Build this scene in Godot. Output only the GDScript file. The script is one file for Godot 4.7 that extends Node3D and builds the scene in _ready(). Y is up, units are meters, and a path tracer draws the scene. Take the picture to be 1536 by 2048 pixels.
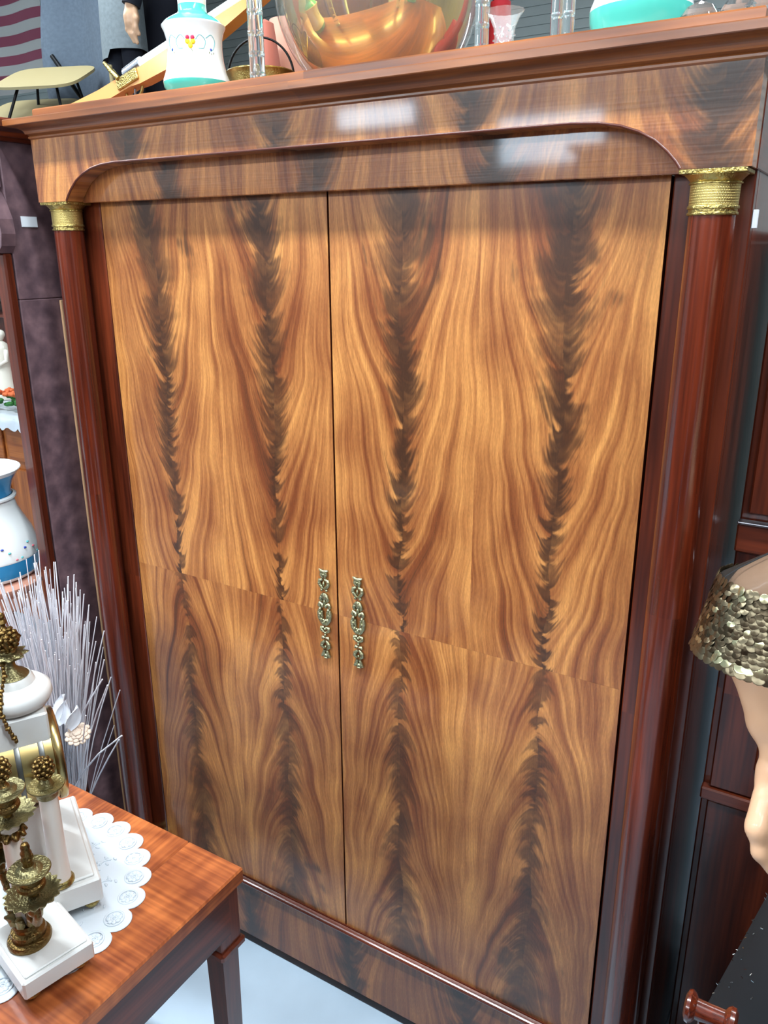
extends Node3D
# Antique shop: a two-door mahogany wardrobe with columns, a side table with a marble clock set, a dressed mannequin.
# Metres, y up. Door faces lie at z = 0, the joint between the doors at x = 0, the camera stands at z = 1.25.

const TOP := 2.043
var M := {}
var used := {}
var rng := RandomNumberGenerator.new()


class MB:
	var v := PackedVector3Array()
	var n := PackedVector3Array()
	var u := PackedVector2Array()

	func tri(a: Vector3, b: Vector3, c: Vector3, na: Vector3, nb: Vector3, nc: Vector3, ua := Vector2.ZERO, ub := Vector2.ZERO, uc := Vector2.ZERO) -> void:
		var x := (b - a).cross(c - a)
		if x.length_squared() < 1e-18:
			return
		if x.dot(na + nb + nc) > 0.0:
			v.append_array([a, c, b])
			n.append_array([na, nc, nb])
			u.append_array([ua, uc, ub])
		else:
			v.append_array([a, b, c])
			n.append_array([na, nb, nc])
			u.append_array([ua, ub, uc])

	func quad(a: Vector3, b: Vector3, c: Vector3, d: Vector3, out: Vector3, g := 1) -> void:
		var nn := (b - a).cross(c - a)
		if nn.length_squared() < 1e-18:
			nn = (c - a).cross(d - a)
		nn = nn.normalized()
		if nn.dot(out) < 0.0:
			nn = -nn
		var ua := uvf(a, g, nn)
		var ub := uvf(b, g, nn)
		var uc := uvf(c, g, nn)
		var ud := uvf(d, g, nn)
		tri(a, b, c, nn, nn, nn, ua, ub, uc)
		tri(a, c, d, nn, nn, nn, ua, uc, ud)

	func uvf(p: Vector3, g: int, nn: Vector3) -> Vector2:
		var a := (g + 1) % 3
		var b := (g + 2) % 3
		if absf(nn[g]) > 0.8:
			return Vector2(p[a], p[b])
		return Vector2(p[a] + p[b], p[g])

	func box(c: Vector3, s: Vector3, bev := 0.0, g := 1) -> void:
		var h := s / 2.0
		bev = minf(bev, minf(h.x, minf(h.y, h.z)) * 0.9)
		for ax in 3:
			var a := (ax + 1) % 3
			var b := (ax + 2) % 3
			for sg in [-1.0, 1.0]:
				var ps := []
				for k in [[-1, -1], [1, -1], [1, 1], [-1, 1]]:
					var p := Vector3.ZERO
					p[ax] = sg * h[ax]
					p[a] = k[0] * (h[a] - bev)
					p[b] = k[1] * (h[b] - bev)
					ps.append(p + c)
				var o := Vector3.ZERO
				o[ax] = sg
				quad(ps[0], ps[1], ps[2], ps[3], o, g)
			if bev > 0.0:
				for s1 in [-1.0, 1.0]:
					for s2 in [-1.0, 1.0]:
						var qs := []
						for k in [[0, -1], [0, 1], [1, 1], [1, -1]]:
							var p := Vector3.ZERO
							p[ax] = k[1] * (h[ax] - bev)
							p[a] = s1 * (h[a] - (bev if k[0] == 1 else 0.0))
							p[b] = s2 * (h[b] - (0.0 if k[0] == 1 else bev))
							qs.append(p + c)
						var o := Vector3.ZERO
						o[a] = s1
						o[b] = s2
						quad(qs[0], qs[1], qs[2], qs[3], o, g)
		if bev > 0.0:
			for sx in [-1.0, 1.0]:
				for sy in [-1.0, 1.0]:
					for sz in [-1.0, 1.0]:
						var q := Vector3(sx, sy, sz)
						var p0 := c + q * (h - Vector3(0, bev, bev))
						var p1 := c + q * (h - Vector3(bev, 0, bev))
						var p2 := c + q * (h - Vector3(bev, bev, 0))
						var nn := q.normalized()
						tri(p0, p1, p2, nn, nn, nn)

	# rows of points -> smooth surface; closed: each row is a ring
	func grid(rows: Array, closed := true, us := 1.0, vs := 1.0) -> void:
		var nr := rows.size()
		var nc: int = rows[0].size()
		var nrm := []
		for i in nr:
			var line := PackedVector3Array()
			var i0 := maxi(i - 1, 0)
			var i1 := mini(i + 1, nr - 1)
			for j in nc:
				var j0 := (j + nc - 1) % nc if closed else maxi(j - 1, 0)
				var j1 := (j + 1) % nc if closed else mini(j + 1, nc - 1)
				var du: Vector3 = rows[i][j1] - rows[i][j0]
				if du.length_squared() < 1e-14:
					du = rows[i1][j1] - rows[i1][j0] + rows[i0][j1] - rows[i0][j0]
				var dv: Vector3 = rows[i1][j] - rows[i0][j]
				var q := dv.cross(du)
				line.append(q.normalized() if q.length_squared() > 1e-20 else Vector3.UP)
			nrm.append(line)
		for i in nr - 1:
			for j in (nc if closed else nc - 1):
				var k := (j + 1) % nc
				var u0 := us * float(j) / nc
				var u1 := us * float(j + 1) / nc
				var v0 := vs * float(i) / (nr - 1)
				var v1 := vs * float(i + 1) / (nr - 1)
				tri(rows[i][j], rows[i + 1][j], rows[i + 1][k], nrm[i][j], nrm[i + 1][j], nrm[i + 1][k], Vector2(u0, v0), Vector2(u0, v1), Vector2(u1, v1))
				tri(rows[i][j], rows[i + 1][k], rows[i][k], nrm[i][j], nrm[i + 1][k], nrm[i][k], Vector2(u0, v0), Vector2(u1, v1), Vector2(u1, v0))

	# profile entries: [radius, y] or [radius, y, wave amplitude, wave count]; runs bottom outside upwards
	func lathe(prof: Array, seg := 24, xf := Transform3D.IDENTITY, crease := 0.7, us := 1.0, vs := 1.0) -> void:
		var run := []
		for i in prof.size():
			var e: Array = prof[i]
			var ring := PackedVector3Array()
			for j in seg:
				var a := TAU * j / seg
				var r: float = e[0]
				var y: float = e[1]
				if e.size() > 2:
					r *= 1.0 + e[2] * cos(a * e[3])
				ring.append(xf * Vector3(r * cos(a), y, r * sin(a)))
			run.append(ring)
			var split := i == prof.size() - 1
			if i > 0 and not split:
				var d0 := Vector2(prof[i][0] - prof[i - 1][0], prof[i][1] - prof[i - 1][1])
				var d1 := Vector2(prof[i + 1][0] - prof[i][0], prof[i + 1][1] - prof[i][1])
				split = absf(d0.angle_to(d1)) > crease
			if split and run.size() > 1:
				grid(run, true, us, vs)
				run = [ring]

	func tube(pts: Array, radii: Array, seg := 8, caps := true, us := 1.0, vs := 1.0) -> void:
		var rows := []
		var t0: Vector3 = (pts[1] - pts[0]).normalized()
		var nx := t0.cross(Vector3.UP if absf(t0.y) < 0.9 else Vector3.RIGHT).normalized()
		var cnt := pts.size()
		for i in cnt:
			var t: Vector3 = (pts[mini(i + 1, cnt - 1)] - pts[maxi(i - 1, 0)]).normalized()
			nx = (nx - t * nx.dot(t)).normalized()
			var ny := t.cross(nx)
			var r: float = radii[mini(i, radii.size() - 1)]
			var ring := PackedVector3Array()
			for j in seg:
				var a := -TAU * j / seg
				ring.append(pts[i] + (nx * cos(a) + ny * sin(a)) * r)
			rows.append(ring)
		grid(rows, true, us, vs)
		if caps:
			for e in [0, cnt - 1]:
				var o: Vector3 = (pts[0] - pts[1]) if e == 0 else (pts[cnt - 1] - pts[cnt - 2])
				o = o.normalized()
				for j in seg:
					tri(pts[e], rows[e][j], rows[e][(j + 1) % seg], o, o, o)

	# flat outline in x/y pushed from z0 to z1
	func prism(poly: PackedVector2Array, z0: float, z1: float, xf := Transform3D.IDENTITY, g := 1) -> void:
		var ix := Geometry2D.triangulate_polygon(poly)
		for z in [z0, z1]:
			var o := (xf.basis * Vector3(0, 0, 1 if z == z1 else -1)).normalized()
			for k in range(0, ix.size(), 3):
				var p := []
				var q := []
				for m in 3:
					var w := poly[ix[k + m]]
					p.append(xf * Vector3(w.x, w.y, z))
					q.append(Vector2(w.x, w.y) if g == 1 else Vector2(w.y, w.x))
				tri(p[0], p[1], p[2], o, o, o, q[0], q[1], q[2])
		var area := 0.0
		for i in poly.size():
			area += poly[i].cross(poly[(i + 1) % poly.size()])
		for i in poly.size():
			var a := poly[i]
			var b := poly[(i + 1) % poly.size()]
			var o2 := Vector2(b.y - a.y, a.x - b.x) * signf(area)
			quad(xf * Vector3(a.x, a.y, z0), xf * Vector3(b.x, b.y, z0), xf * Vector3(b.x, b.y, z1), xf * Vector3(a.x, a.y, z1), xf.basis * Vector3(o2.x, o2.y, 0), g)

	# section outline (x = outwards, y = up) swept along a path of [corner point, outward direction]
	func mould(section: Array, stations: Array, us := 1.0) -> void:
		for i in section.size() - 1:
			for k in stations.size() - 1:
				var ps := []
				for q in [[i, k], [i + 1, k], [i + 1, k + 1], [i, k + 1]]:
					var s: Vector2 = section[q[0]]
					ps.append(stations[q[1]][0] + stations[q[1]][1] * s.x + Vector3(0, s.y, 0))
				var dir: Vector3 = stations[k][1] + stations[k + 1][1]
				dir = dir.normalized()
				var d: Vector2 = section[i + 1] - section[i]
				var nn: Vector3 = (dir * d.y + Vector3.DOWN * d.x)
				var gax := 0 if absf(ps[3].x - ps[0].x) > absf(ps[3].z - ps[0].z) else 2
				quad(ps[0], ps[1], ps[2], ps[3], nn, gax)

	func ball(c: Vector3, r: Vector3, seg := 12, rings := 8) -> void:
		var rows := []
		for i in rings + 1:
			var p := PI * i / rings - PI / 2
			var ring := PackedVector3Array()
			for j in seg:
				var a := TAU * j / seg
				ring.append(c + r * Vector3(cos(p) * cos(a), sin(p), cos(p) * sin(a)))
			rows.append(ring)
		grid(rows)

	func done() -> ArrayMesh:
		var arr := []
		arr.resize(Mesh.ARRAY_MAX)
		arr[Mesh.ARRAY_VERTEX] = v
		arr[Mesh.ARRAY_NORMAL] = n
		arr[Mesh.ARRAY_TEX_UV] = u
		var m := ArrayMesh.new()
		m.add_surface_from_arrays(Mesh.PRIMITIVE_TRIANGLES, arr)
		return m


func numbered(called: String) -> String:
	if not used.has(called):
		used[called] = 0
		return called
	used[called] += 1
	return "%s_%03d" % [called, used[called]]


func tag(o: Node3D, label: String, category: String, group := "") -> Node3D:
	o.set_meta("label", label)
	o.set_meta("category", category)
	if group:
		o.set_meta("group", group)
	return o


func thing(called: String, label: String, category: String, at := Vector3.ZERO, turn := 0.0, group := "") -> Node3D:
	var o := Node3D.new()
	o.name = numbered(called)
	add_child(o)
	o.position = at
	o.rotation.y = turn
	return tag(o, label, category, group)


func part(parent: Node3D, called: String, mesh: Mesh, mat: Material, label := "", at := Vector3.ZERO) -> MeshInstance3D:
	var o := MeshInstance3D.new()
	o.name = called
	o.mesh = mesh
	o.material_override = mat
	o.position = at
	parent.add_child(o, true)
	if label:
		o.set_meta("label", label)
	return o


func single(called: String, mesh: Mesh, mat: Material, label: String, category: String, at := Vector3.ZERO, group := "") -> MeshInstance3D:
	var o := part(self, numbered(called), mesh, mat, "", at)
	tag(o, label, category, group)
	return o


func structure(called: String, mesh: Mesh, mat: Material) -> MeshInstance3D:
	var o := part(self, called, mesh, mat)
	o.set_meta("kind", "structure")
	return o


func bx(c: Vector3, s: Vector3, bev := 0.003, g := 1) -> ArrayMesh:
	var b := MB.new()
	b.box(c, s, bev, g)
	return b.done()


func lath(prof: Array, seg := 24, crease := 0.7, us := 1.0, vs := 1.0) -> ArrayMesh:
	var b := MB.new()
	b.lathe(prof, seg, Transform3D.IDENTITY, crease, us, vs)
	return b.done()


func tub(pts: Array, radii: Array, seg := 8) -> ArrayMesh:
	var b := MB.new()
	b.tube(pts, radii, seg)
	return b.done()


# ---------------------------------------------------------------- textures and materials
func noise(sd: int, freq := 1.0, oct := 2, kind := FastNoiseLite.TYPE_SIMPLEX_SMOOTH) -> FastNoiseLite:
	var f := FastNoiseLite.new()
	f.seed = sd
	f.frequency = freq
	f.noise_type = kind
	f.fractal_type = FastNoiseLite.FRACTAL_FBM if oct > 1 else FastNoiseLite.FRACTAL_NONE
	f.fractal_octaves = oct
	return f


func picture(w: int, h: int, data: PackedByteArray) -> ImageTexture:
	return ImageTexture.create_from_image(Image.create_from_data(w, h, false, Image.FORMAT_RGB8, data))


# Crotch ("flame") mahogany: dark feather stems; between them grain lines fan down and sweep into the stems.
# x0,y0 .. size in metres; joint: height where the lower sheets are mirrored; stems at stem0 + k * pitch
func flame(w: int, h: int, sd: int, x0: float, y0: float, wide: float, tall: float, joint: float, stem0: float, pitch: float, rise := 0.0) -> ImageTexture:
	var na := noise(sd, 1.0, 2)
	var nb := noise(sd + 1, 1.0, 2)
	var nc := noise(sd + 2, 1.0, 1)
	var nd := noise(sd + 3, 1.0, 3)
	var data := PackedByteArray()
	data.resize(w * h * 3)
	var half := pitch / 2.0
	var e := 0.022
	var tfull := (sqrt(half * half + e * e) - e) * 1.02
	var dark := Vector3(0.24, 0.145, 0.09)
	var red := Vector3(0.49, 0.255, 0.13)
	var gold := Vector3(0.84, 0.575, 0.315)
	var i := 0
	for py in h:
		var y := y0 + tall * (1.0 - (py + 0.5) / h)
		var up := y >= joint
		var yy := absf(y - joint) + rise
		var sgn := 0.0 if up else 37.0
		for px in w:
			var x := x0 + wide * (px + 0.5) / w
			var wob := nc.get_noise_2d(x * 3.0 + sgn, y * 2.2)
			var k := roundf((x - stem0) / pitch)
			var stem := stem0 + k * pitch + 0.014 * na.get_noise_2d(k * 9.1 + sgn, y * 4.0)
			var d := x - stem
			var t := absf(d)
			var side := 7.3 * k + (3.1 if d > 0.0 else 0.0) + sgn
			var tt := sqrt(t * t + e * e) - e
			var q := clampf(1.0 - tt / tfull, 0.012, 1.0)
			var c := yy + 0.34 * log(q) + 0.05 * wob
			var xs := (x - stem - signf(d) * half) / (1.0 + (0.82 - yy + rise) * 0.8)
			var mid := smoothstep(0.45, 0.97, t / half)
			# along-the-line coordinates
			var f1 := na.get_noise_2d(c * 6.5, side)
			var f2 := nb.get_noise_2d(c * 24.0, side + x * 1.2)
			var f3 := nb.get_noise_2d(c * 85.0, side + x * 3.0)
			var v1 := na.get_noise_2d(xs * 62.0, y * 0.8 + side)
			var v2 := nb.get_noise_2d((xs if mid > 0.5 else x) * 330.0, y * 4.0)
			var cloud := nd.get_noise_2d(x * 6.0 + side, y * 4.0)
			var tone := 0.46 + (0.52 * f1 + 0.34 * f2 + 0.14 * f3) * (1.0 - 0.75 * mid) + 0.40 * v1 * mid + 0.09 * v2 + 0.40 * cloud
			tone += 0.16 * mid
			# the stem
			var sw := lerpf(0.004, 0.030, clampf((yy - rise) / 0.7, 0.0, 1.0)) * (1.0 + 0.9 * nd.get_noise_2d(side * 3.0, y * 14.0))
			var chev := nb.get_noise_2d((c + 0.9 * t) * 34.0, side + 9.0)
			var feather := 0.026 * chev + 0.010 * f3
			var st := 1.0 - smoothstep(sw * 0.25, sw * 1.7 + 0.004, t + feather)
			# broad dark clouds round the upper stems
			var bl := smoothstep(0.15, 0.75, 0.9 * nd.get_noise_2d(x * 8.0 + 50.0, y * 8.0) + (yy - 0.50) * 1.5 - t * 5.0 + 0.35 * f2)
			var edge := smoothstep(0.25, 0.6, -f1 - 0.25 + 0.3 * f3) * 0.55 * (1.0 - mid)
			tone = clampf(tone, 0.0, 1.0)
			var col := red.lerp(gold, tone)
			col = col.lerp(dark, clampf(maxf(maxf(st * (1.0 if up else 0.72) * (0.92 + 0.45 * chev) * (0.92 + 0.4 * nd.get_noise_2d(side * 5.0, y * 5.0)), 0.72 * bl), edge), 0.0, 0.92))
			var pore := nb.get_noise_2d(x * 900.0, y * 70.0)
			col *= 0.95 + 0.09 * pore + 0.05 * v2
			data[i] = int(clampf(col.x, 0.0, 1.0) * 255.0)
			data[i + 1] = int(clampf(col.y, 0.0, 1.0) * 255.0)
			data[i + 2] = int(clampf(col.z, 0.0, 1.0) * 255.0)
			i += 3
	return picture(w, h, data)


# straight grain running along v, tiling closely enough (1 m square)
func straight(w: int, h: int, sd: int, lo: Color, hi: Color, ribbon := 0.0) -> ImageTexture:
	var na := noise(sd, 1.0, 3)
	var nb := noise(sd + 5, 1.0, 2)
	var data := PackedByteArray()
	data.resize(w * h * 3)
	var i := 0
	for py in h:
		var y := float(py) / h
		for px in w:
			var x := float(px) / w
			var g := na.get_noise_2d(x * 16.0 + 0.25 * sin(y * 5.0), y * 1.1)
			var f := nb.get_noise_2d(x * 130.0, y * 4.0)
			var r := nb.get_noise_2d(x * 7.0, y * 26.0 + x * 4.0)
			var t := clampf(0.5 + 0.55 * g + 0.38 * f + ribbon * r, 0.0, 1.0)
			var c := lo.lerp(hi, t)
			data[i] = int(c.r * 255.0)
			data[i + 1] = int(c.g * 255.0)
			data[i + 2] = int(c.b * 255.0)
			i += 3
	return picture(w, h, data)


func mat(called: String, col: Color, rough := 0.5, metal := 0.0, tex: Texture2D = null, coat := 0.0) -> StandardMaterial3D:
	var m := StandardMaterial3D.new()
	m.resource_name = called
	m.albedo_color = col
	m.roughness = rough
	m.metallic = metal
	if tex:
		m.albedo_texture = tex
	if coat > 0.0:
		m.clearcoat_enabled = true
		m.clearcoat = coat
		m.clearcoat_roughness = 0.06 if coat > 0.75 else 0.12
	M[called] = m
	return m


func noise_tex(sd: int, freq: float, a: Color, b: Color, size := 256, oct := 4) -> NoiseTexture2D:
	var t := NoiseTexture2D.new()
	t.width = size
	t.height = size
	t.seamless = true
	t.noise = noise(sd, freq, oct)
	var g := Gradient.new()
	g.set_color(0, a)
	g.set_color(1, b)
	t.color_ramp = g
	return t


func bump(sd: int, freq: float, strength: float, size := 256) -> NoiseTexture2D:
	var t := NoiseTexture2D.new()
	t.width = size
	t.height = size
	t.seamless = true
	t.as_normal_map = true
	t.bump_strength = strength
	t.noise = noise(sd, freq, 3)
	return t


func tri_map(m: StandardMaterial3D, s := 1.0) -> StandardMaterial3D:
	m.uv1_triplanar = true
	m.uv1_scale = Vector3.ONE * s
	return m


func materials() -> void:
	mat("door_left", Color.WHITE, 0.34, 0.0, flame(560, 1500, 11, -0.59, 0.22, 0.59, 1.642, 1.04, -0.445, 0.295), 0.35)
	mat("door_right", Color.WHITE, 0.34, 0.0, flame(560, 1500, 23, 0.0, 0.22, 0.59, 1.642, 1.04, 0.15, 0.30), 0.35)
	mat("frieze", Color(1, 0.98, 0.95), 0.42, 0.0, flame(1100, 128, 37, -0.705, 1.855, 1.41, 0.14, 1.2, -0.42, 0.36, -0.36), 0.8)
	mat("tympanum", Color(1, 0.97, 0.94), 0.42, 0.0, flame(1000, 96, 51, -0.62, 1.855, 1.24, 0.09, 1.2, -0.36, 0.345, -0.36), 0.8)
	mat("plinth", Color(0.85, 0.8, 0.78), 0.34, 0.0, flame(900, 140, 61, -0.7, 0.02, 1.4, 0.2, -0.5, -0.3, 0.31, -0.2), 0.3)
	var br := brushed(768, 128, 91, 1.6)
	for m in [M.frieze, M.tympanum]:
		m.normal_enabled = true
		m.normal_texture = br
		m.normal_scale = 0.16
	var st := straight(384, 768, 5, Color(0.23, 0.09, 0.052), Color(0.49, 0.225, 0.12))
	mat("mahogany", Color(0.95, 0.9, 0.9), 0.32, 0.0, st, 0.4)
	mat("column_wood", Color(0.92, 0.80, 0.76), 0.24, 0.0, st, 0.6)
	mat("cornice", Color(1.0, 0.98, 0.95), 0.36, 0.0, straight(256, 768, 9, Color(0.34, 0.175, 0.085), Color(0.62, 0.37, 0.18)), 0.3)
	mat("table_wood", Color(1.0, 0.96, 0.94), 0.35, 0.0, straight(512, 512, 14, Color(0.47, 0.23, 0.115), Color(0.79, 0.47, 0.25), 0.35), 0.3)
	mat("oak", Color.WHITE, 0.5, 0.0, straight(256, 384, 17, Color(0.48, 0.24, 0.08), Color(0.72, 0.42, 0.17)))
	mat("raw_wood", Color(0.78, 0.62, 0.47), 0.8)
	tri_map(mat("bare_side", Color(0.52, 0.42, 0.45), 0.6, 0.0, noise_tex(71, 0.02, Color(0.55, 0.52, 0.55), Color(1, 0.96, 0.94), 512)), 1.6)
	var brass_n := bump(3, 0.09, 6.0)
	for e in [["brass", Color(0.83, 0.74, 0.46), 0.36], ["old_brass", Color(0.56, 0.45, 0.27), 0.42], ["green_brass", Color(0.62, 0.58, 0.42), 0.45], ["mount_brass", Color(0.82, 0.82, 0.66), 0.42]]:
		var m := mat(e[0], e[1], e[2], 1.0, noise_tex(8, 0.02, Color(0.72, 0.72, 0.72), Color(1, 1, 1)))
		m.normal_enabled = true
		m.normal_texture = brass_n
		m.normal_scale = 0.5
		tri_map(m, 9.0)
	var eng := mat("engraved_brass", Color(0.80, 0.71, 0.44), 0.36, 1.0)
	eng.normal_enabled = true
	eng.normal_texture = chased()
	eng.normal_scale = 0.8
	mat("drum_brass", Color(0.80, 0.69, 0.46), 0.26, 1.0, noise_tex(18, 0.015, Color(0.8, 0.8, 0.8), Color(1, 1, 1)))
	tri_map(M.drum_brass, 5.0)
	mat("gold_mirror", Color(0.98, 0.80, 0.40), 0.045, 1.0)
	tri_map(mat("marble", Color(0.90, 0.90, 0.89), 0.28, 0.0, noise_tex(21, 0.006, Color(0.93, 0.93, 0.93), Color(1, 1, 1)), 0.2), 3.0)
	mat("alabaster", Color(0.90, 0.86, 0.82), 0.35, 0.0, null, 0.2)
	mat("lace", Color(0.80, 0.83, 0.86), 0.85)
	mat("white_glaze", Color(0.93, 0.95, 0.95), 0.12, 0.0, null, 0.6)
	mat("teal_glaze", Color(0.33, 0.78, 0.72), 0.12, 0.0, null, 0.6)
	mat("blue_glaze", Color(0.18, 0.56, 0.78), 0.12, 0.0, null, 0.6)
	mat("yellow_paint", Color(0.93, 0.76, 0.12), 0.3)
	mat("crimson_paint", Color(0.75, 0.10, 0.28), 0.3)
	mat("teal_paint", Color(0.36, 0.70, 0.72), 0.3)
	mat("blue_paint", Color(0.15, 0.25, 0.65), 0.3)
	mat("olive_paint", Color(0.42, 0.45, 0.25), 0.3)
	mat("ochre_paint", Color(0.85, 0.68, 0.28), 0.3)
	mat("pink_paint", Color(0.85, 0.45, 0.5), 0.3)
	var gl := mat("glass", Color(0.95, 0.98, 0.98, 0.06), 0.02)
	gl.transparency = BaseMaterial3D.TRANSPARENCY_ALPHA
	gl.refraction_enabled = true
	gl.refraction_scale = 0.05
	var pane := mat("thin_glass", Color(0.93, 0.97, 0.97, 0.12), 0.03)
	pane.transparency = BaseMaterial3D.TRANSPARENCY_ALPHA
	mat("grass", Color(0.88, 0.88, 0.91), 0.85)
	mat("sola", Color(0.83, 0.75, 0.68), 0.8)
	mat("paper", Color(0.88, 0.90, 0.93), 0.8)
	mat("skin", Color(0.86, 0.68, 0.54), 0.42, 0.0, null, 0.15)
	mat("seam", Color(0.42, 0.26, 0.2), 0.8)
	mat("sequin", Color(0.44, 0.40, 0.32), 0.3, 0.9)
	mat("pale_sequin", Color(0.72, 0.70, 0.56), 0.25, 0.9)
	mat("bronze_sequin", Color(0.30, 0.26, 0.20), 0.3, 0.9)
	mat("black_cloth", Color(0.045, 0.055, 0.075), 0.75)
	mat("glitter", Color(0.75, 0.8, 0.8), 0.15, 1.0)
	var tul := mat("tulle", Color(0.20, 0.17, 0.15, 0.5), 0.8)
	tul.transparency = BaseMaterial3D.TRANSPARENCY_ALPHA
	tri_map(mat("floor", Color(0.72, 0.80, 0.87), 0.42, 0.0, noise_tex(31, 0.01, Color(0.93, 0.93, 0.93), Color(1, 1, 1), 512)), 0.7)
	tri_map(mat("wall", Color(0.60, 0.63, 0.62), 0.7, 0.0, noise_tex(33, 0.008, Color(0.9, 0.9, 0.9), Color(1, 1, 1), 256)), 0.5)
	mat("ceiling", Color(0.80, 0.80, 0.79), 0.8)
	mat("enamel", Color(0.85, 0.85, 0.85), 0.4)
	mat("dark_metal", Color(0.10, 0.10, 0.11), 0.4, 0.6)
	mat("steel", Color(0.62, 0.63, 0.66), 0.3, 1.0)
	tri_map(mat("grey_cloth", Color(0.36, 0.41, 0.47), 0.9, 0.0, noise_tex(41, 0.05, Color(0.85, 0.85, 0.85), Color(1, 1, 1))), 3.0)
	tri_map(mat("pale_cloth", Color(0.52, 0.56, 0.58), 0.9, 0.0, noise_tex(43, 0.05, Color(0.85, 0.85, 0.85), Color(1, 1, 1))), 3.0)
	mat("navy_cloth", Color(0.06, 0.075, 0.13), 0.9)
	mat("burgundy_cloth", Color(0.30, 0.07, 0.16), 0.9)
	mat("stripe_grey", Color(0.42, 0.43, 0.43), 0.9)
	mat("plywood", Color(0.68, 0.62, 0.45), 0.5)
	mat("red_velvet", Color(0.60, 0.03, 0.10), 0.8)
	mat("salmon", Color(0.80, 0.58, 0.50), 0.7)
	mat("terracotta", Color(0.70, 0.40, 0.34), 0.7)
	mat("gun_wood", Color(0.84, 0.60, 0.34), 0.35, 0.0, null, 0.4)
	mat("flower_orange", Color(0.86, 0.42, 0.22), 0.7)
	mat("leaf", Color(0.16, 0.42, 0.16), 0.7)
	mat("porcelain", Color(0.85, 0.83, 0.78), 0.2, 0.0, null, 0.5)
	mat("pewter", Color(0.45, 0.45, 0.44), 0.35, 1.0)


# lacquer brushed along the board: fine streaks across the picture's height
func brushed(w: int, h: int, sd: int, depth: float) -> ImageTexture:
	var n := noise(sd, 1.0, 2)
	var im := Image.create(w, h, false, Image.FORMAT_RGB8)
	for y in h:
		for x in w:
			var v := 0.5 + 0.35 * n.get_noise_2d(x * 0.012, y * 0.22) + 0.25 * n.get_noise_2d(x * 0.006 + 70.0, y * 0.05)
			im.set_pixel(x, y, Color(v, v, v))
	im.bump_map_to_normal_map(depth)
	return ImageTexture.create_from_image(im)


# chased scale pattern for the gilt capitals
func chased() -> ImageTexture:
	var s := 256
	var im := Image.create(s, s, false, Image.FORMAT_RGB8)
	for y in s:
		for x in s:
			var row := floori(y / 32.0)
			var fx := fposmod(x + (16.0 if row % 2 else 0.0), 32.0) - 16.0
			var fy := fposmod(float(y), 32.0) - 4.0
			var r := sqrt(fx * fx + fy * fy)
			var hgt := clampf(1.0 - absf(r - 13.0) / 4.0, 0.0, 1.0) + 0.6 * clampf(1.0 - r / 6.0, 0.0, 1.0)
			im.set_pixel(x, y, Color(hgt * 0.6, hgt * 0.6, hgt * 0.6))
	im.bump_map_to_normal_map(5.0)
	return ImageTexture.create_from_image(im)


func _ready() -> void:
	rng.seed = 7
	# ------------------------------------------------------------ camera
	var cam := Camera3D.new()
	cam.name = "camera"
	add_child(cam)
	cam.transform = Transform3D(Basis(Vector3(0.855639, -0.005261, -0.517546), Vector3(-0.157278, 0.950020, -0.269677), Vector3(0.493098, 0.312145, 0.812047)), Vector3(0.8725, 1.765, 1.25))
	cam.fov = 65.17
	cam.near = 0.05
	cam.far = 60.0
	cam.current = true
	# ------------------------------------------------------------ air and exposure
	var we := WorldEnvironment.new()
	we.name = "surroundings"
	var env := Environment.new()
	env.background_mode = Environment.BG_COLOR
	env.background_color = Color(0.5, 0.55, 0.6)
	env.background_energy_multiplier = 0.3
	env.tonemap_mode = Environment.TONE_MAPPER_LINEAR
	env.tonemap_exposure = 1.0
	env.sdfgi_enabled = true
	env.ssao_enabled = true
	env.ssil_enabled = true
	we.environment = env
	add_child(we)
	materials()
	ceiling_lamps()
	windows()
	hall()
	wardrobe()
	aisle()
	shelf_frame()
	side_cupboard()
	table()
	clock()
	candelabrum()
	doily()
	dried_stems()
	blue_vase()
	mannequin()
	turned_rail()
	on_the_wardrobe()
	far_things()
	dresser()


# ---------------------------------------------------------------- lamps: rows of two-tube fluorescent battens
func ceiling_lamps() -> void:
	var glow := mat("lamp_glow", Color(0.95, 0.97, 1.0), 0.5)
	glow.emission_enabled = true
	glow.emission = Color(0.92, 0.97, 1.0)
	glow.emission_energy_multiplier = 8.0
	var body := bx(Vector3(0, 0.05, 0), Vector3(1.56, 0.06, 0.16), 0.008)
	var tb := tub([Vector3(-0.75, 0, 0), Vector3(0.75, 0, 0)], [0.019], 10)
	for row in [[0.8, [-2.7, -0.5, 1.7], 8.5], [4.7, [-4.6, -2.4, -0.2, 2.0], 13.5], [7.2, [-4.6, -2.4, -0.2, 2.0], 4.0], [-1.75, [-4.6, -2.9], 1.6], [-1.75, [0.9, 2.9], 4.0]]:
		for x in row[1]:
			var t := thing("ceiling_lamp", "white two-tube fluorescent batten under the hall ceiling", "lamp", Vector3(x, 3.5, row[0]), 0.0, "fluorescent ceiling lamps")
			part(t, "housing", body, M.enamel)
			for s in [-1, 1]:
				part(t, "tube", tb, M.lamp_glow, "glowing fluorescent tube", Vector3(0, 0, 0.045 * s))
			var l := AreaLight3D.new()
			l.name = "light"
			l.area_size = Vector2(1.5, 0.13)
			l.light_energy = row[2]
			l.light_color = Color(0.94, 0.98, 1.0)
			l.area_range = 30.0
			l.shadow_enabled = true
			t.add_child(l)
			l.position = Vector3(0, -0.025, 0)
			l.rotation_degrees.x = -90


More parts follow.
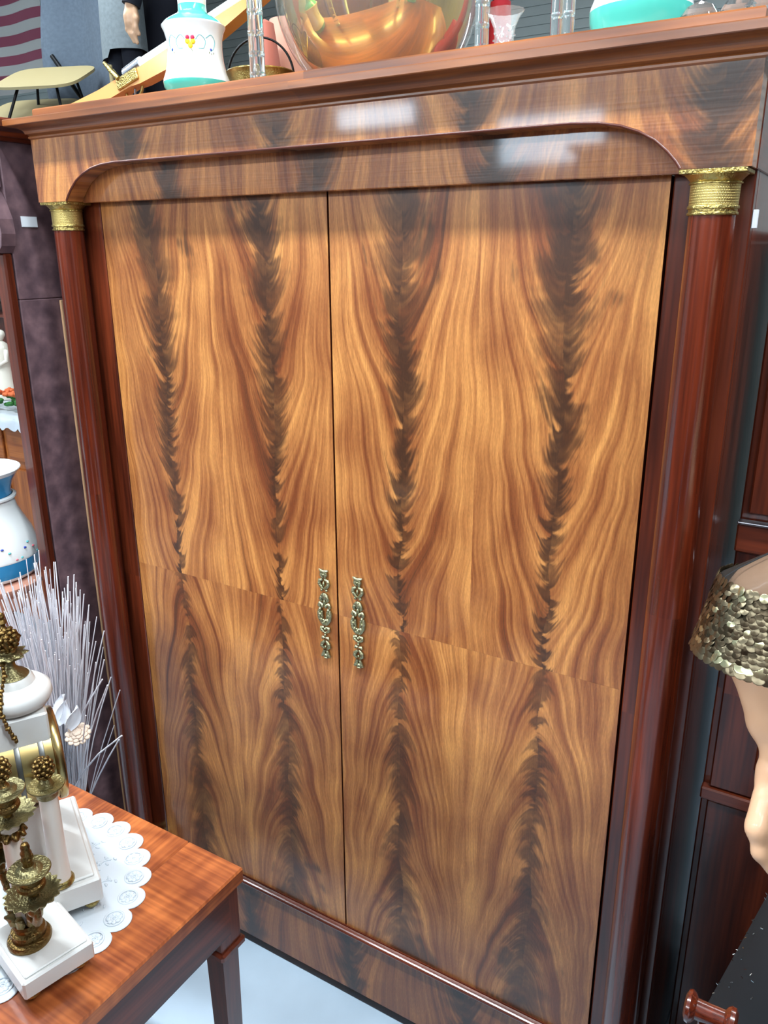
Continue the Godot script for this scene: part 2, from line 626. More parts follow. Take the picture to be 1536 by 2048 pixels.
# ---------------------------------------------------------------- hall: floor, ceiling, walls with lapped boards at the back
func hall() -> void:
	structure("floor", bx(Vector3(-0.5, -0.05, 2.7), Vector3(13.2, 0.1, 12.8), 0), M.floor)
	structure("ceiling", bx(Vector3(-0.5, 3.65, 2.7), Vector3(13.2, 0.1, 12.8), 0), M.ceiling)
	structure("wall_left", bx(Vector3(-7.05, 1.8, 2.7), Vector3(0.1, 3.6, 12.8), 0), M.wall)
	structure("wall_right", bx(Vector3(6.05, 1.8, 2.7), Vector3(0.1, 3.6, 12.8), 0), M.wall)
	structure("wall_front", bx(Vector3(-0.5, 1.8, 9.05), Vector3(13.0, 3.6, 0.1), 0), M.wall)
	var back := structure("wall_back", bx(Vector3(-0.5, 1.8, -3.66), Vector3(13.0, 3.6, 0.1), 0), M.wall)
	var board := MB.new()
	var h := 0.048
	board.prism(PackedVector2Array([Vector2(0, 0), Vector2(0.014, 0), Vector2(0.006, h), Vector2(0, h)]), -6.5, 6.5, Transform3D(Basis(Vector3(0, 0, 1), Vector3(0, 1, 0), Vector3(-1, 0, 0)), Vector3.ZERO))
	var bm := board.done()
	for k in 74:
		part(back, "wall_board", bm, M.wall, "", Vector3(-0.5, 0.03 + k * h, -3.61))


# high window strips in the front wall, behind the camera
func windows() -> void:
	var glow := mat("window_glow", Color(0.9, 0.95, 1.0), 0.5)
	glow.emission_enabled = true
	glow.emission = Color(0.86, 0.94, 1.0)
	glow.emission_energy_multiplier = 12.0
	var k := 0
	for e in [[-5.35, 1.2, 3.45, 0.24], [-2.9, 1.3, 3.02, 0.52], [0.6, 1.3, 3.02, 0.52], [3.4, 1.3, 3.02, 0.52]]:
		k += 1
		var w := structure("window_%d" % k, bx(Vector3(e[0], e[2], 8.985), Vector3(e[1], e[3], 0.02), 0), M.window_glow)
		for s in [-1, 1]:
			part(w, "window_frame", bx(Vector3(e[0], e[2] + (e[3] / 2 + 0.025) * s, 8.97), Vector3(e[1] + 0.1, 0.05, 0.05), 0.004), M.enamel)
			part(w, "window_frame", bx(Vector3(e[0] + (e[1] / 2 + 0.025) * s, e[2], 8.97), Vector3(0.05, e[3], 0.05), 0.004), M.enamel)
		var l := AreaLight3D.new()
		l.name = "daylight"
		l.area_size = Vector2(e[1], e[3])
		l.light_energy = 0.8
		l.light_color = Color(0.86, 0.94, 1.0)
		l.area_range = 30.0
		l.shadow_enabled = true
		w.add_child(l)
		l.position = Vector3(e[0], e[2], 8.95)


# furniture along the aisle behind and beside the camera, outside the picture
func aisle() -> void:
	for e in [[-2.55, 2.55, 1.3, 2.05, 0.0], [-1.15, 2.6, 1.3, 1.95, 0.0], [0.35, 2.65, 1.4, 2.15, 0.0], [1.85, 2.55, 1.4, 2.05, 0.0]]:
		var t := thing("aisle_cupboard", ["broad brown cupboard facing the wardrobe across the aisle, next to the lower one", "lower brown cupboard facing the wardrobe across the aisle", "tallest brown cupboard facing the wardrobe across the aisle", "brown cupboard at the mannequin's end of the row across the aisle"][[-2.55, -1.15, 0.35, 1.85].find(e[0])], "cupboard", Vector3(e[0], 0, e[1]))
		part(t, "body", bx(Vector3(0, e[3] / 2, 0), Vector3(e[2], e[3], 0.5), 0.004), M.mahogany)
		part(t, "top_board", bx(Vector3(0, e[3] + 0.015, 0), Vector3(e[2] + 0.06, 0.03, 0.56), 0.006, 0), M.cornice)
		for s in [-1, 1]:
			var d := part(t, "door", bx(Vector3(e[2] * 0.24 * s, e[3] * 0.5, -0.26), Vector3(e[2] * 0.46, e[3] * 0.86, 0.02), 0.004), M.mahogany)
			part(d, "door_panel", bx(Vector3(e[2] * 0.24 * s, e[3] * 0.5, -0.273), Vector3(e[2] * 0.32, e[3] * 0.72, 0.008), 0.004), M.mahogany)
	var b := thing("tall_bookcase", "tall brown bookcase standing sideways beyond the mannequin", "bookcase", Vector3(2.05, 0, 0.25))
	part(b, "side_panel", bx(Vector3(0, 1.05, 0.88), Vector3(0.42, 2.1, 0.03), 0.003), M.mahogany)
	part(b, "side_panel", bx(Vector3(0, 1.05, -0.78), Vector3(0.42, 2.1, 0.03), 0.003), M.mahogany)
	part(b, "back_panel", bx(Vector3(0.2, 1.05, 0.05), Vector3(0.02, 2.1, 1.64), 0.002), M.mahogany)
	for k in 6:
		part(b, "shelf", bx(Vector3(0, 0.06 + 0.4 * k, 0.05), Vector3(0.40, 0.026, 1.63), 0.003, 2), M.mahogany)


# ---------------------------------------------------------------- the wardrobe
func leaf_mesh(x0: float, x1: float, y0: float, y1: float, d0: float, d1: float) -> ArrayMesh:
	# a veneer sheet: uv covers the whole door (d0..d1 across, 0.22..1.862 up)
	var b := MB.new()
	b.box(Vector3((x0 + x1) / 2, (y0 + y1) / 2, -0.0006), Vector3(x1 - x0, y1 - y0, 0.0012), 0.0)
	for i in b.v.size():
		var p := b.v[i]
		b.u[i] = Vector2((p.x - d0) / (d1 - d0), 1.0 - (p.y - 0.22) / 1.642)
	return b.done()


func wardrobe() -> void:
	var w := thing("wardrobe", "large two-door wardrobe in flame mahogany veneer with columns and gilt capitals", "wardrobe")
	# body
	for s in [-1.0, 1.0]:
		var sp := part(w, "side_panel", bx(Vector3(0.689 * s, 1.0, -0.302), Vector3(0.022, 1.94, 0.556), 0.002), M.mahogany)
		part(w, "stile", bx(Vector3(0.6465 * s, 1.0, -0.012), Vector3(0.107, 1.9, 0.024), 0.002), M.mahogany)
		part(w, "foot", bx(Vector3(0.64 * s, 0.016, -0.05), Vector3(0.10, 0.032, 0.12), 0.004), M.mahogany)
		part(w, "foot", bx(Vector3(0.64 * s, 0.016, -0.52), Vector3(0.10, 0.032, 0.10), 0.004), M.mahogany)
		if s > 0:
			part(sp, "price_tag", bx(Vector3(0.704, 1.801, -0.008), Vector3(0.006, 0.024, 0.012), 0.0005), M.paper, "small white paper price tag")
	part(w, "back_panel", bx(Vector3(0, 1.0, -0.575), Vector3(1.36, 1.94, 0.012), 0), M.mahogany)
	part(w, "floor_board", bx(Vector3(0, 0.05, -0.29), Vector3(1.356, 0.02, 0.55), 0), M.mahogany)
	part(w, "inner_post", bx(Vector3(0, 1.03, -0.034), Vector3(0.06, 1.66, 0.012), 0), M.mahogany)
	# doors
	for s in [-1.0, 1.0]:
		var xa: float = 0.0022 if s > 0 else -0.589
		var xb: float = 0.589 if s > 0 else -0.0022
		var d := part(w, "door", bx(Vector3((xa + xb) / 2, 1.041, -0.0127), Vector3(xb - xa, 1.642, 0.0245), 0.001), M.mahogany, "door faced with flame mahogany, " + ("right leaf" if s > 0 else "left leaf"))
		var m: Material = M.door_right if s > 0 else M.door_left
		var e0: float = 0.0 if s > 0 else -0.59
		part(d, "veneer_sheet", leaf_mesh(xa, xb, 0.221, 1.0399, e0, e0 + 0.59), m)
		part(d, "veneer_sheet", leaf_mesh(xa, xb, 1.0402, 1.861, e0, e0 + 0.59), m)
		part(d, "key_mount", mount(), M.mount_brass, "rococo brass key plate", Vector3(-0.031 if s < 0 else 0.0525, 1.035, 0.0005))
	# plinth
	part(w, "base_moulding", moulding_bar(), M.mahogany)
	part(w, "plinth_board", uv_board(-0.61, 0.61, 0.032, 0.203, 0.006, -0.7, 0.02, 1.4, 0.2), M.plinth)
	# columns with bases and capitals
	var shaft := []
	for i in 13:
		var t := i / 12.0
		shaft.append([0.0325 - 0.0022 * t * t, 0.245 + (1.806 - 0.245) * t])
	for s in [-1.0, 1.0]:
		var at := Vector3(0.6555 * s, 0, 0.036)
		part(w, "column_plinth", bx(Vector3(0.6555 * s, 0.117, 0.030), Vector3(0.092, 0.17, 0.085), 0.003), M.mahogany)
		part(w, "column_base", lath([[0.0, 0.202], [0.042, 0.202], [0.043, 0.212], [0.041, 0.218], [0.036, 0.221], [0.036, 0.225], [0.039, 0.230], [0.038, 0.236], [0.0335, 0.240], [0.0335, 0.246]], 32), M.brass, "gilt column base", at)
		part(w, "column", lath(shaft, 36, 0.7, 0.25, 1.6), M.column_wood, "", at)
		var cp := part(w, "capital", lath([[0.0308, 1.805], [0.0325, 1.8055], [0.0330, 1.807], [0.0325, 1.809], [0.0312, 1.8095], [0.0312, 1.8130], [0.0330, 1.8135], [0.0333, 1.8155], [0.0325, 1.8175], [0.0315, 1.8178]], 36), M.brass, "", at)
		part(cp, "chased_band", lath([[0.0314, 1.8178], [0.0318, 1.8440]], 40, 0.7, 7.0, 1.0), M.engraved_brass, "gilt band chased with scales")
		part(cp, "flare", lath([[0.0318, 1.8440], [0.0340, 1.8445], [0.0340, 1.8460], [0.0322, 1.8466], [0.0330, 1.8485], [0.0360, 1.8520], [0.0400, 1.8555], [0.0400, 1.8565], [0.0, 1.8565]], 40), M.brass)
		part(cp, "abacus", bx(Vector3(0, 1.8593, 0.0), Vector3(0.085, 0.0054, 0.064), 0.0008), M.brass)
	# entablature: recessed board, arched frieze, cornice
	part(w, "recessed_board", uv_board(-0.64, 0.64, 1.8605, 1.962, 0.024, -0.62, 1.855, 1.24, 0.11), M.tympanum)
	var arch := PackedVector2Array([Vector2(-0.702, 1.8625), Vector2(-0.702, 1.992), Vector2(0.702, 1.992), Vector2(0.702, 1.8625), Vector2(0.614, 1.8625)])
	var curve := [[0.608, 1.871], [0.596, 1.884], [0.578, 1.899], [0.556, 1.911], [0.53, 1.920], [0.50, 1.9255], [0.46, 1.928]]
	for e in curve:
		arch.append(Vector2(e[0], e[1]))
	for i in curve.size():
		var e: Array = curve[curve.size() - 1 - i]
		arch.append(Vector2(-e[0], e[1]))
	arch.append(Vector2(-0.614, 1.8625))
	var fb := MB.new()
	fb.prism(arch, 0.025, 0.067)
	for i in fb.v.size():
		fb.u[i] = Vector2((fb.v[i].x + 0.705) / 1.41, 1.0 - (fb.v[i].y - 1.855) / 0.14)
	var fz := part(w, "frieze", fb.done(), M.frieze, "arched frieze in glossy flame veneer")
	var lipb := MB.new()
	var lp := []
	for k in range(4, arch.size()):
		lp.append(Vector3(arch[k].x, arch[k].y + 0.0012, 0.0658))
	lipb.tube(lp, [0.0022], 6)
	part(fz, "arch_edge", lipb.done(), M.mahogany)
	for s in [-1.0, 1.0]:
		part(w, "frieze_return", bx(Vector3(0.691 * s, 1.927, -0.278), Vector3(0.024, 0.129, 0.604), 0.001, 2), M.mahogany)
	var sec := [Vector2(-0.02, 1.984), Vector2(0.0, 1.984), Vector2(0.003, 1.9865), Vector2(0.003, 1.9895), Vector2(0.0005, 1.9915), Vector2(0.006, 1.9945)]
	for k in 9:
		var a := PI / 2 * k / 8.0
		sec.append(Vector2(0.007 + 0.026 * (1.0 - cos(a)), 1.9945 + 0.0135 * sin(a)))
	sec.append_array([Vector2(0.0345, 2.0082), Vector2(0.036, 2.0095), Vector2(0.036, 2.0195), Vector2(0.0345, 2.021), Vector2(-0.005, 2.0225), Vector2(-0.007, 2.0235), Vector2(-0.007, 2.0405), Vector2(-0.0095, 2.043), Vector2(-0.06, 2.043)])
	var cb := MB.new()
	var z := 0.067
	cb.mould(sec, [[Vector3(-0.702, 0, -0.58), Vector3(-1, 0, 0)], [Vector3(-0.702, 0, z), Vector3(-1, 0, 1)], [Vector3(0.702, 0, z), Vector3(1, 0, 1)], [Vector3(0.702, 0, -0.58), Vector3(1, 0, 0)]])
	var co := part(w, "cornice", cb.done(), M.cornice, "projecting cornice with hollow moulding")
	part(co, "top_board", bx(Vector3(0, 2.0335, -0.268), Vector3(1.32, 0.018, 0.60), 0.001, 0), M.cornice)


func uv_board(x0: float, x1: float, y0: float, y1: float, z: float, u0: float, v0: float, us: float, vs: float) -> ArrayMesh:
	var b := MB.new()
	b.box(Vector3((x0 + x1) / 2, (y0 + y1) / 2, z - 0.01), Vector3(x1 - x0, y1 - y0, 0.02), 0.0015)
	for i in b.v.size():
		b.u[i] = Vector2((b.v[i].x - u0) / us, 1.0 - (b.v[i].y - v0) / vs)
	return b.done()


func moulding_bar() -> ArrayMesh:
	var b := MB.new()
	var s := []
	for k in 9:
		var a := -PI / 2 + PI * k / 8.0
		s.append(Vector2(0.006 + 0.009 * cos(a), 0.2095 + 0.0065 * sin(a)))
	s.append(Vector2(0.002, 0.217))
	s.append(Vector2(0.002, 0.2205))
	b.mould([Vector2(-0.01, 0.203)] + s + [Vector2(-0.012, 0.2205)], [[Vector3(-0.61, 0, 0), Vector3(0, 0, 1)], [Vector3(0.61, 0, 0), Vector3(0, 0, 1)]])
	return b.done()


# cast rococo key plate, about 205 mm tall, centred on its keyhole
func mount() -> ArrayMesh:
	var b := MB.new()
	var th := 0.004
	for s in [-1.0, 1.0]:
		# top crown and flanks
		thick(b, [Vector3(0, 0.097, th), Vector3(s * 0.006, 0.0985, th), Vector3(s * 0.0115, 0.101, th)], [0.0028, 0.003, 0.0008], 6)
		thick(b, [Vector3(s * 0.0055, 0.096, th), Vector3(s * 0.0062, 0.09, th), Vector3(s * 0.003, 0.083, th)], [0.0022, 0.003, 0.0022], 6)
		# upper ring of c-scrolls
		thick(b, [Vector3(s * 0.002, 0.080, th), Vector3(s * 0.010, 0.077, th), Vector3(s * 0.0115, 0.070, th), Vector3(s * 0.007, 0.063, th), Vector3(s * 0.0015, 0.058, th)], [0.0020, 0.0030, 0.0032, 0.0030, 0.0018], 6)
		b.ball(Vector3(s * 0.006, 0.0555, th), Vector3(0.0032, 0.0032, 0.003), 7, 5)
		# shell shoulders
		thick(b, [Vector3(s * 0.002, 0.048, th), Vector3(s * 0.006, 0.042, th), Vector3(s * 0.0095, 0.034, th), Vector3(s * 0.006, 0.030, th)], [0.002, 0.003, 0.0032, 0.002], 6)
		thick(b, [Vector3(s * 0.004, 0.022, th), Vector3(s * 0.011, 0.025, th), Vector3(s * 0.0135, 0.019, th), Vector3(s * 0.010, 0.014, th)], [0.002, 0.0034, 0.003, 0.002], 6)
		thick(b, [Vector3(s * 0.012, 0.012, th), Vector3(s * 0.0145, 0.002, th), Vector3(s * 0.0125, -0.010, th), Vector3(s * 0.006, -0.020, th), Vector3(s * 0.002, -0.024, th)], [0.0022, 0.0034, 0.0036, 0.0032, 0.002], 6)
		thick(b, [Vector3(s * 0.0065, 0.008, th), Vector3(s * 0.0075, 0.0, th), Vector3(s * 0.005, -0.008, th)], [0.0018, 0.0026, 0.0018], 6)
		b.ball(Vector3(s * 0.0035, -0.0125, th + 0.001), Vector3(0.0038, 0.0026, 0.003), 7, 5)
		thick(b, [Vector3(s * 0.002, -0.030, th), Vector3(s * 0.009, -0.031, th), Vector3(s * 0.010, -0.036, th), Vector3(s * 0.003, -0.041, th)], [0.002, 0.0032, 0.003, 0.002], 6)
		thick(b, [Vector3(s * 0.0015, -0.055, th), Vector3(s * 0.007, -0.0535, th), Vector3(s * 0.0085, -0.058, th)], [0.002, 0.0026, 0.0016], 6)
		thick(b, [Vector3(s * 0.0015, -0.061, th), Vector3(s * 0.008, -0.068, th), Vector3(s * 0.010, -0.074, th), Vector3(s * 0.004, -0.080, th)], [0.002, 0.0032, 0.0034, 0.002], 6)
		thick(b, [Vector3(s * 0.003, -0.083, th), Vector3(s * 0.0055, -0.091, th), Vector3(s * 0.010, -0.099, th)], [0.0024, 0.003, 0.0022], 6)
	for k in 9:
		var a := PI * (0.12 + 1.76 * k / 8.0) + PI / 2
		b.ball(Vector3(0.0118 * cos(a), 0.002 + 0.019 * sin(a), th + 0.0015), Vector3(0.0034, 0.0044, 0.003), 7, 5)
	for e in [[0.0, 0.0905, 0.003, 0.004], [0.0, 0.070, 0.0025, 0.006], [0.0, 0.040, 0.0055, 0.009], [0.0, 0.028, 0.004, 0.006], [0.0, -0.0215, 0.003, 0.004], [0.0, -0.0335, 0.003, 0.003], [0.0, -0.042, 0.0034, 0.0026], [0.0, -0.048, 0.0026, 0.0034], [0.0, -0.075, 0.003, 0.003], [0.0, -0.096, 0.0065, 0.0045], [0.0, -0.101, 0.006, 0.002]]:
		b.ball(Vector3(e[0], e[1], th), Vector3(e[2], e[3], 0.0034), 8, 6)
	return b.done()


func thick(b: MB, pts: Array, radii: Array, seg: int) -> void:
	var r := []
	for v in radii:
		r.append(v * 1.32)
	b.tube(pts, r, seg)


# ---------------------------------------------------------------- side table
func table() -> void:
	var t := thing("side_table", "reddish mahogany side table with square tapered legs beside the wardrobe", "table", Vector3(-0.45, 0, 0.77))
	var x1 := 0.528
	var z0 := -0.354
	part(t, "table_top", bx(Vector3(-0.06, 0.735, 0), Vector3(0.92, 0.03, 0.708), 0.003, 2), M.table_wood)
	part(t, "end_band", bx(Vector3(0.464, 0.735, 0), Vector3(0.1275, 0.03, 0.708), 0.003, 0), M.table_wood)
	part(t, "apron", bx(Vector3(0.513, 0.675, 0), Vector3(0.018, 0.09, 0.64), 0.002, 2), M.mahogany)
	part(t, "apron", bx(Vector3(-0.485, 0.675, 0), Vector3(0.018, 0.09, 0.64), 0.002, 2), M.mahogany)
	part(t, "apron", bx(Vector3(0, 0.675, -0.338), Vector3(0.98, 0.09, 0.018), 0.002, 0), M.mahogany)
	part(t, "apron", bx(Vector3(0, 0.675, 0.338), Vector3(0.98, 0.09, 0.018), 0.002, 0), M.mahogany)
	for sx in [-1, 1]:
		for sz in [-1, 1]:
			var p := Vector3(0.492 if sx > 0 else -0.468, 0, 0.322 * sz)
			var b := MB.new()
			b.box(Vector3(0, 0.66, 0), Vector3(0.05, 0.12, 0.05), 0.002)
			var rows := [[0.0135, 0.0], [0.020, 0.585]]
			for k in 4:
				var q := [Vector3(1, 0, 1), Vector3(1, 0, -1), Vector3(-1, 0, -1), Vector3(-1, 0, 1)]
				var a: Vector3 = q[k]
				var c: Vector3 = q[(k + 1) % 4]
				b.quad(a * rows[0][0], c * rows[0][0], c * rows[1][0] + Vector3(0, 0.585, 0), a * rows[1][0] + Vector3(0, 0.585, 0), a + c)
			var lg := part(t, "leg", b.done(), M.mahogany, "", p)
			part(lg, "leg_collar", bx(Vector3(0, 0.593, 0), Vector3(0.062, 0.016, 0.062), 0.004), M.mahogany)


# spiral of scales round an egg
func pinecone(b: MB, c: Vector3, r: float, h: float) -> void:
	b.ball(c, Vector3(r * 0.88, h * 0.5 * 0.94, r * 0.88), 12, 8)
	var k := 46
	for i in k:
		var f := (i + 0.5) / k
		var y := lerpf(-0.86, 0.96, f)
		var w := sqrt(maxf(0.0, 1.0 - y * y))
		var a := i * 2.39996
		b.ball(c + Vector3(cos(a) * w * r * 0.9, y * h * 0.5, sin(a) * w * r * 0.9), Vector3(r * 0.30, h * 0.085, r * 0.30), 7, 4)


func moved(prof: Array, dy: float, k := 1.0) -> Array:
	var o := []
	for e in prof:
		var q: Array = e.duplicate()
		q[0] *= k
		q[1] = q[1] * k + dy
		o.append(q)
	return o


func bun_feet(t: Node3D, xs: float, zs: float, r := 0.0125, h := 0.018) -> void:
	for sx in [-1, 1]:
		for sz in [-1, 1]:
			part(t, "bun_foot", lath([[0.0, 0.0], [r * 0.6, 0.0], [r, h * 0.35], [r, h * 0.6], [r * 0.7, h * 0.9], [r * 0.7, h], [0.0, h]], 16), M.brass, "gilt bun foot", Vector3(xs * sx, 0, zs * sz))


func chain(t: Node3D, pts: Array) -> void:
	var b := MB.new()
	var k := 0
	for i in pts.size() - 1:
		var a: Vector3 = pts[i]
		var c: Vector3 = pts[i + 1]
		var n := maxi(1, int(a.distance_to(c) / 0.0062))
		for j in n:
			var p := a.lerp(c, float(j) / n)
			b.ball(p, Vector3(0.0034, 0.0042, 0.0034) if k % 3 else Vector3(0.005, 0.0036, 0.005), 6, 5)
			k += 1
	part(t, "garland_chain", b.done(), M.old_brass, "gilt garland chain")


# ---------------------------------------------------------------- mantel clock
func clock() -> void:
	var t := thing("mantel_clock", "white marble mantel clock with brass drum, columns and urn finial", "clock", Vector3(-0.183, 0.7552, 0.602), -0.506)
	bun_feet(t, 0.098, 0.045)
	var base := part(t, "base_slab", bx(Vector3(0, 0.040, 0), Vector3(0.236, 0.044, 0.124), 0.003), M.marble)
	part(base, "slab_top", bx(Vector3(0, 0.064, 0), Vector3(0.218, 0.006, 0.108), 0.002), M.marble)
	part(t, "brass_bar", bx(Vector3(0, 0.015, 0), Vector3(0.17, 0.006, 0.02), 0.001), M.old_brass)
	part(t, "pier", bx(Vector3(0, 0.115, 0.008), Vector3(0.062, 0.10, 0.066), 0.002), M.marble)
	for s in [-1.0, 1.0]:
		var at := Vector3(0.100 * s, 0.067, -0.006)
		var c := part(t, "column", lath([[0.0, 0.006], [0.0158, 0.006], [0.0145, 0.05], [0.0135, 0.164], [0.0, 0.164]], 24), M.alabaster, "pale marble column", at)
		part(c, "column_ring", lath([[0.0, 0.0], [0.020, 0.0], [0.020, 0.004], [0.017, 0.008], [0.0, 0.008]], 24), M.brass)
		part(c, "drip_dish", lath(moved([[0.0140, 0.100], [0.0155, 0.102], [0.0160, 0.109], [0.018, 0.113], [0.0255, 0.118], [0.027, 0.1195], [0.0265, 0.121], [0.018, 0.119], [0.012, 0.120], [0.0095, 0.126], [0.008, 0.130], [0.0055, 0.134], [0.0, 0.134]], 0.059), 32), M.green_brass)
		var pc := MB.new()
		pinecone(pc, Vector3(0, 0.209, 0), 0.0145, 0.034)
		part(c, "pinecone_finial", pc.done(), M.old_brass)
	# drum, axis along local z
	var dx := Transform3D(Basis(Vector3(1, 0, 0), Vector3(0, 0, -1), Vector3(0, 1, 0)), Vector3(0, 0.236, 0.0))
	var b := MB.new()
	b.lathe([[0.0, -0.088], [0.064, -0.088], [0.071, -0.084], [0.0735, -0.080], [0.0735, -0.074], [0.0705, -0.073], [0.0705, 0.026], [0.0735, 0.027], [0.0750, 0.030], [0.0750, 0.036], [0.073, 0.039], [0.064, 0.041], [0.0, 0.041]], 64, dx)
	var dr := part(t, "drum", b.done(), M.drum_brass, "polished brass drum case")
	var rb := MB.new()
	for y in [-0.055, -0.024, 0.010]:
		rb.lathe([[0.0706, y - 0.004], [0.0712, y - 0.003], [0.0712, y + 0.003], [0.0706, y + 0.004]], 64, dx)
	part(dr, "drum_band", rb.done(), M.pewter)
	var dial := MB.new()
	dial.lathe([[0.0, -0.0885], [0.060, -0.0885], [0.062, -0.088]], 48, dx)
	part(dr, "dial", dial.done(), M.white_glaze, "white enamel dial")
	part(t, "saddle_block", bx(Vector3(0, 0.309, 0.012), Vector3(0.094, 0.054, 0.078), 0.003), M.marble)
	var urn := part(t, "urn", lath(moved([[0.0, 0.360], [0.038, 0.360], [0.050, 0.366], [0.0555, 0.377], [0.0535, 0.389], [0.045, 0.397], [0.033, 0.401], [0.031, 0.408], [0.028, 0.412], [0.0, 0.412]], -0.024), 40), M.marble, "turned white marble urn", Vector3(0, 0, 0.012))
	part(urn, "urn_collar", lath(moved([[0.0, 0.410], [0.024, 0.410], [0.026, 0.413], [0.022, 0.417], [0.015, 0.421], [0.009, 0.428], [0.008, 0.436], [0.013, 0.439], [0.020, 0.444, 0.16, 9], [0.027, 0.449, 0.16, 9], [0.020, 0.452, 0.1, 9], [0.012, 0.453], [0.010, 0.458], [0.0, 0.458]], -0.024), 45), M.green_brass)
	var fb := MB.new()
	pinecone(fb, Vector3(0, 0.449, 0), 0.018, 0.038)
	for k in 7:
		var a := TAU * k / 7.0
		fb.tube([Vector3(0.013 * cos(a), 0.458, 0.013 * sin(a)), Vector3(0.019 * cos(a), 0.450, 0.019 * sin(a)), Vector3(0.010 * cos(a), 0.434, 0.010 * sin(a))], [0.003, 0.005, 0.003], 6)
	fb.lathe(moved([[0.0, 0.498], [0.010, 0.499], [0.0055, 0.505], [0.005, 0.510], [0.0095, 0.515], [0.008, 0.520], [0.0045, 0.523], [0.007, 0.530], [0.004, 0.537], [0.0, 0.539]], 0.117, 0.70), 14)
	part(urn, "urn_finial", fb.done(), M.old_brass, "gilt leafy finial")
	for s in [-1.0, 1.0]:
		chain(t, [Vector3(0.014 * s, 0.416, 0.022), Vector3(0.027 * s, 0.402, 0.022), Vector3(0.036 * s, 0.384, 0.030), Vector3(0.0525 * s, 0.358, 0.036), Vector3(0.0545 * s, 0.330, 0.030), Vector3(0.0515 * s, 0.298, 0.020)])


# ---------------------------------------------------------------- candelabrum of the clock set
func light_cup(parent: Node3D, at: Vector3, figure: bool) -> void:
	var holder := Node3D.new()
	holder.name = "candle_cup"
	parent.add_child(holder, true)
	holder.position = at
	part(holder, "scalloped_dish", lath([[0.006, -0.012], [0.010, -0.008], [0.022, -0.004, 0.04, 18], [0.034, 0.003, 0.06, 18], [0.036, 0.006, 0.07, 18], [0.033, 0.006, 0.06, 18], [0.024, 0.001], [0.010, 0.0], [0.006, 0.002], [0.0, 0.002]], 72), M.green_brass, "scalloped brass drip dish")
	part(holder, "socket", lath([[0.0, 0.0], [0.006, 0.001], [0.0055, 0.007], [0.009, 0.009], [0.016, 0.013], [0.019, 0.018], [0.018, 0.022], [0.015, 0.024], [0.0155, 0.028], [0.016, 0.036], [0.0165, 0.038], [0.0, 0.038]], 28), M.old_brass)
	part(holder, "upper_dish", lath([[0.014, 0.037], [0.026, 0.040], [0.0285, 0.043], [0.0275, 0.0445], [0.018, 0.0435], [0.0155, 0.046], [0.0135, 0.048], [0.010, 0.0485], [0.008, 0.052], [0.0, 0.052]], 40), M.green_brass)
	var b := MB.new()
	if figure:
		b.lathe([[0.0, 0.050], [0.0075, 0.051], [0.006, 0.056], [0.0075, 0.061], [0.0065, 0.066], [0.0075, 0.071], [0.0055, 0.076], [0.0062, 0.081], [0.0045, 0.086], [0.0, 0.088]], 12)
		for k in 5:
			var a := TAU * k / 5.0
			b.ball(Vector3(0.006 * cos(a), 0.060 + 0.004 * (k % 3), 0.006 * sin(a)), Vector3(0.003, 0.005, 0.003), 6, 4)
	else:
		b.lathe([[0.0, 0.050], [0.009, 0.051], [0.006, 0.055], [0.0045, 0.060], [0.0, 0.062]], 14)
		pinecone(b, Vector3(0, 0.076, 0), 0.0135, 0.034)
	part(holder, "finial", b.done(), M.old_brass)


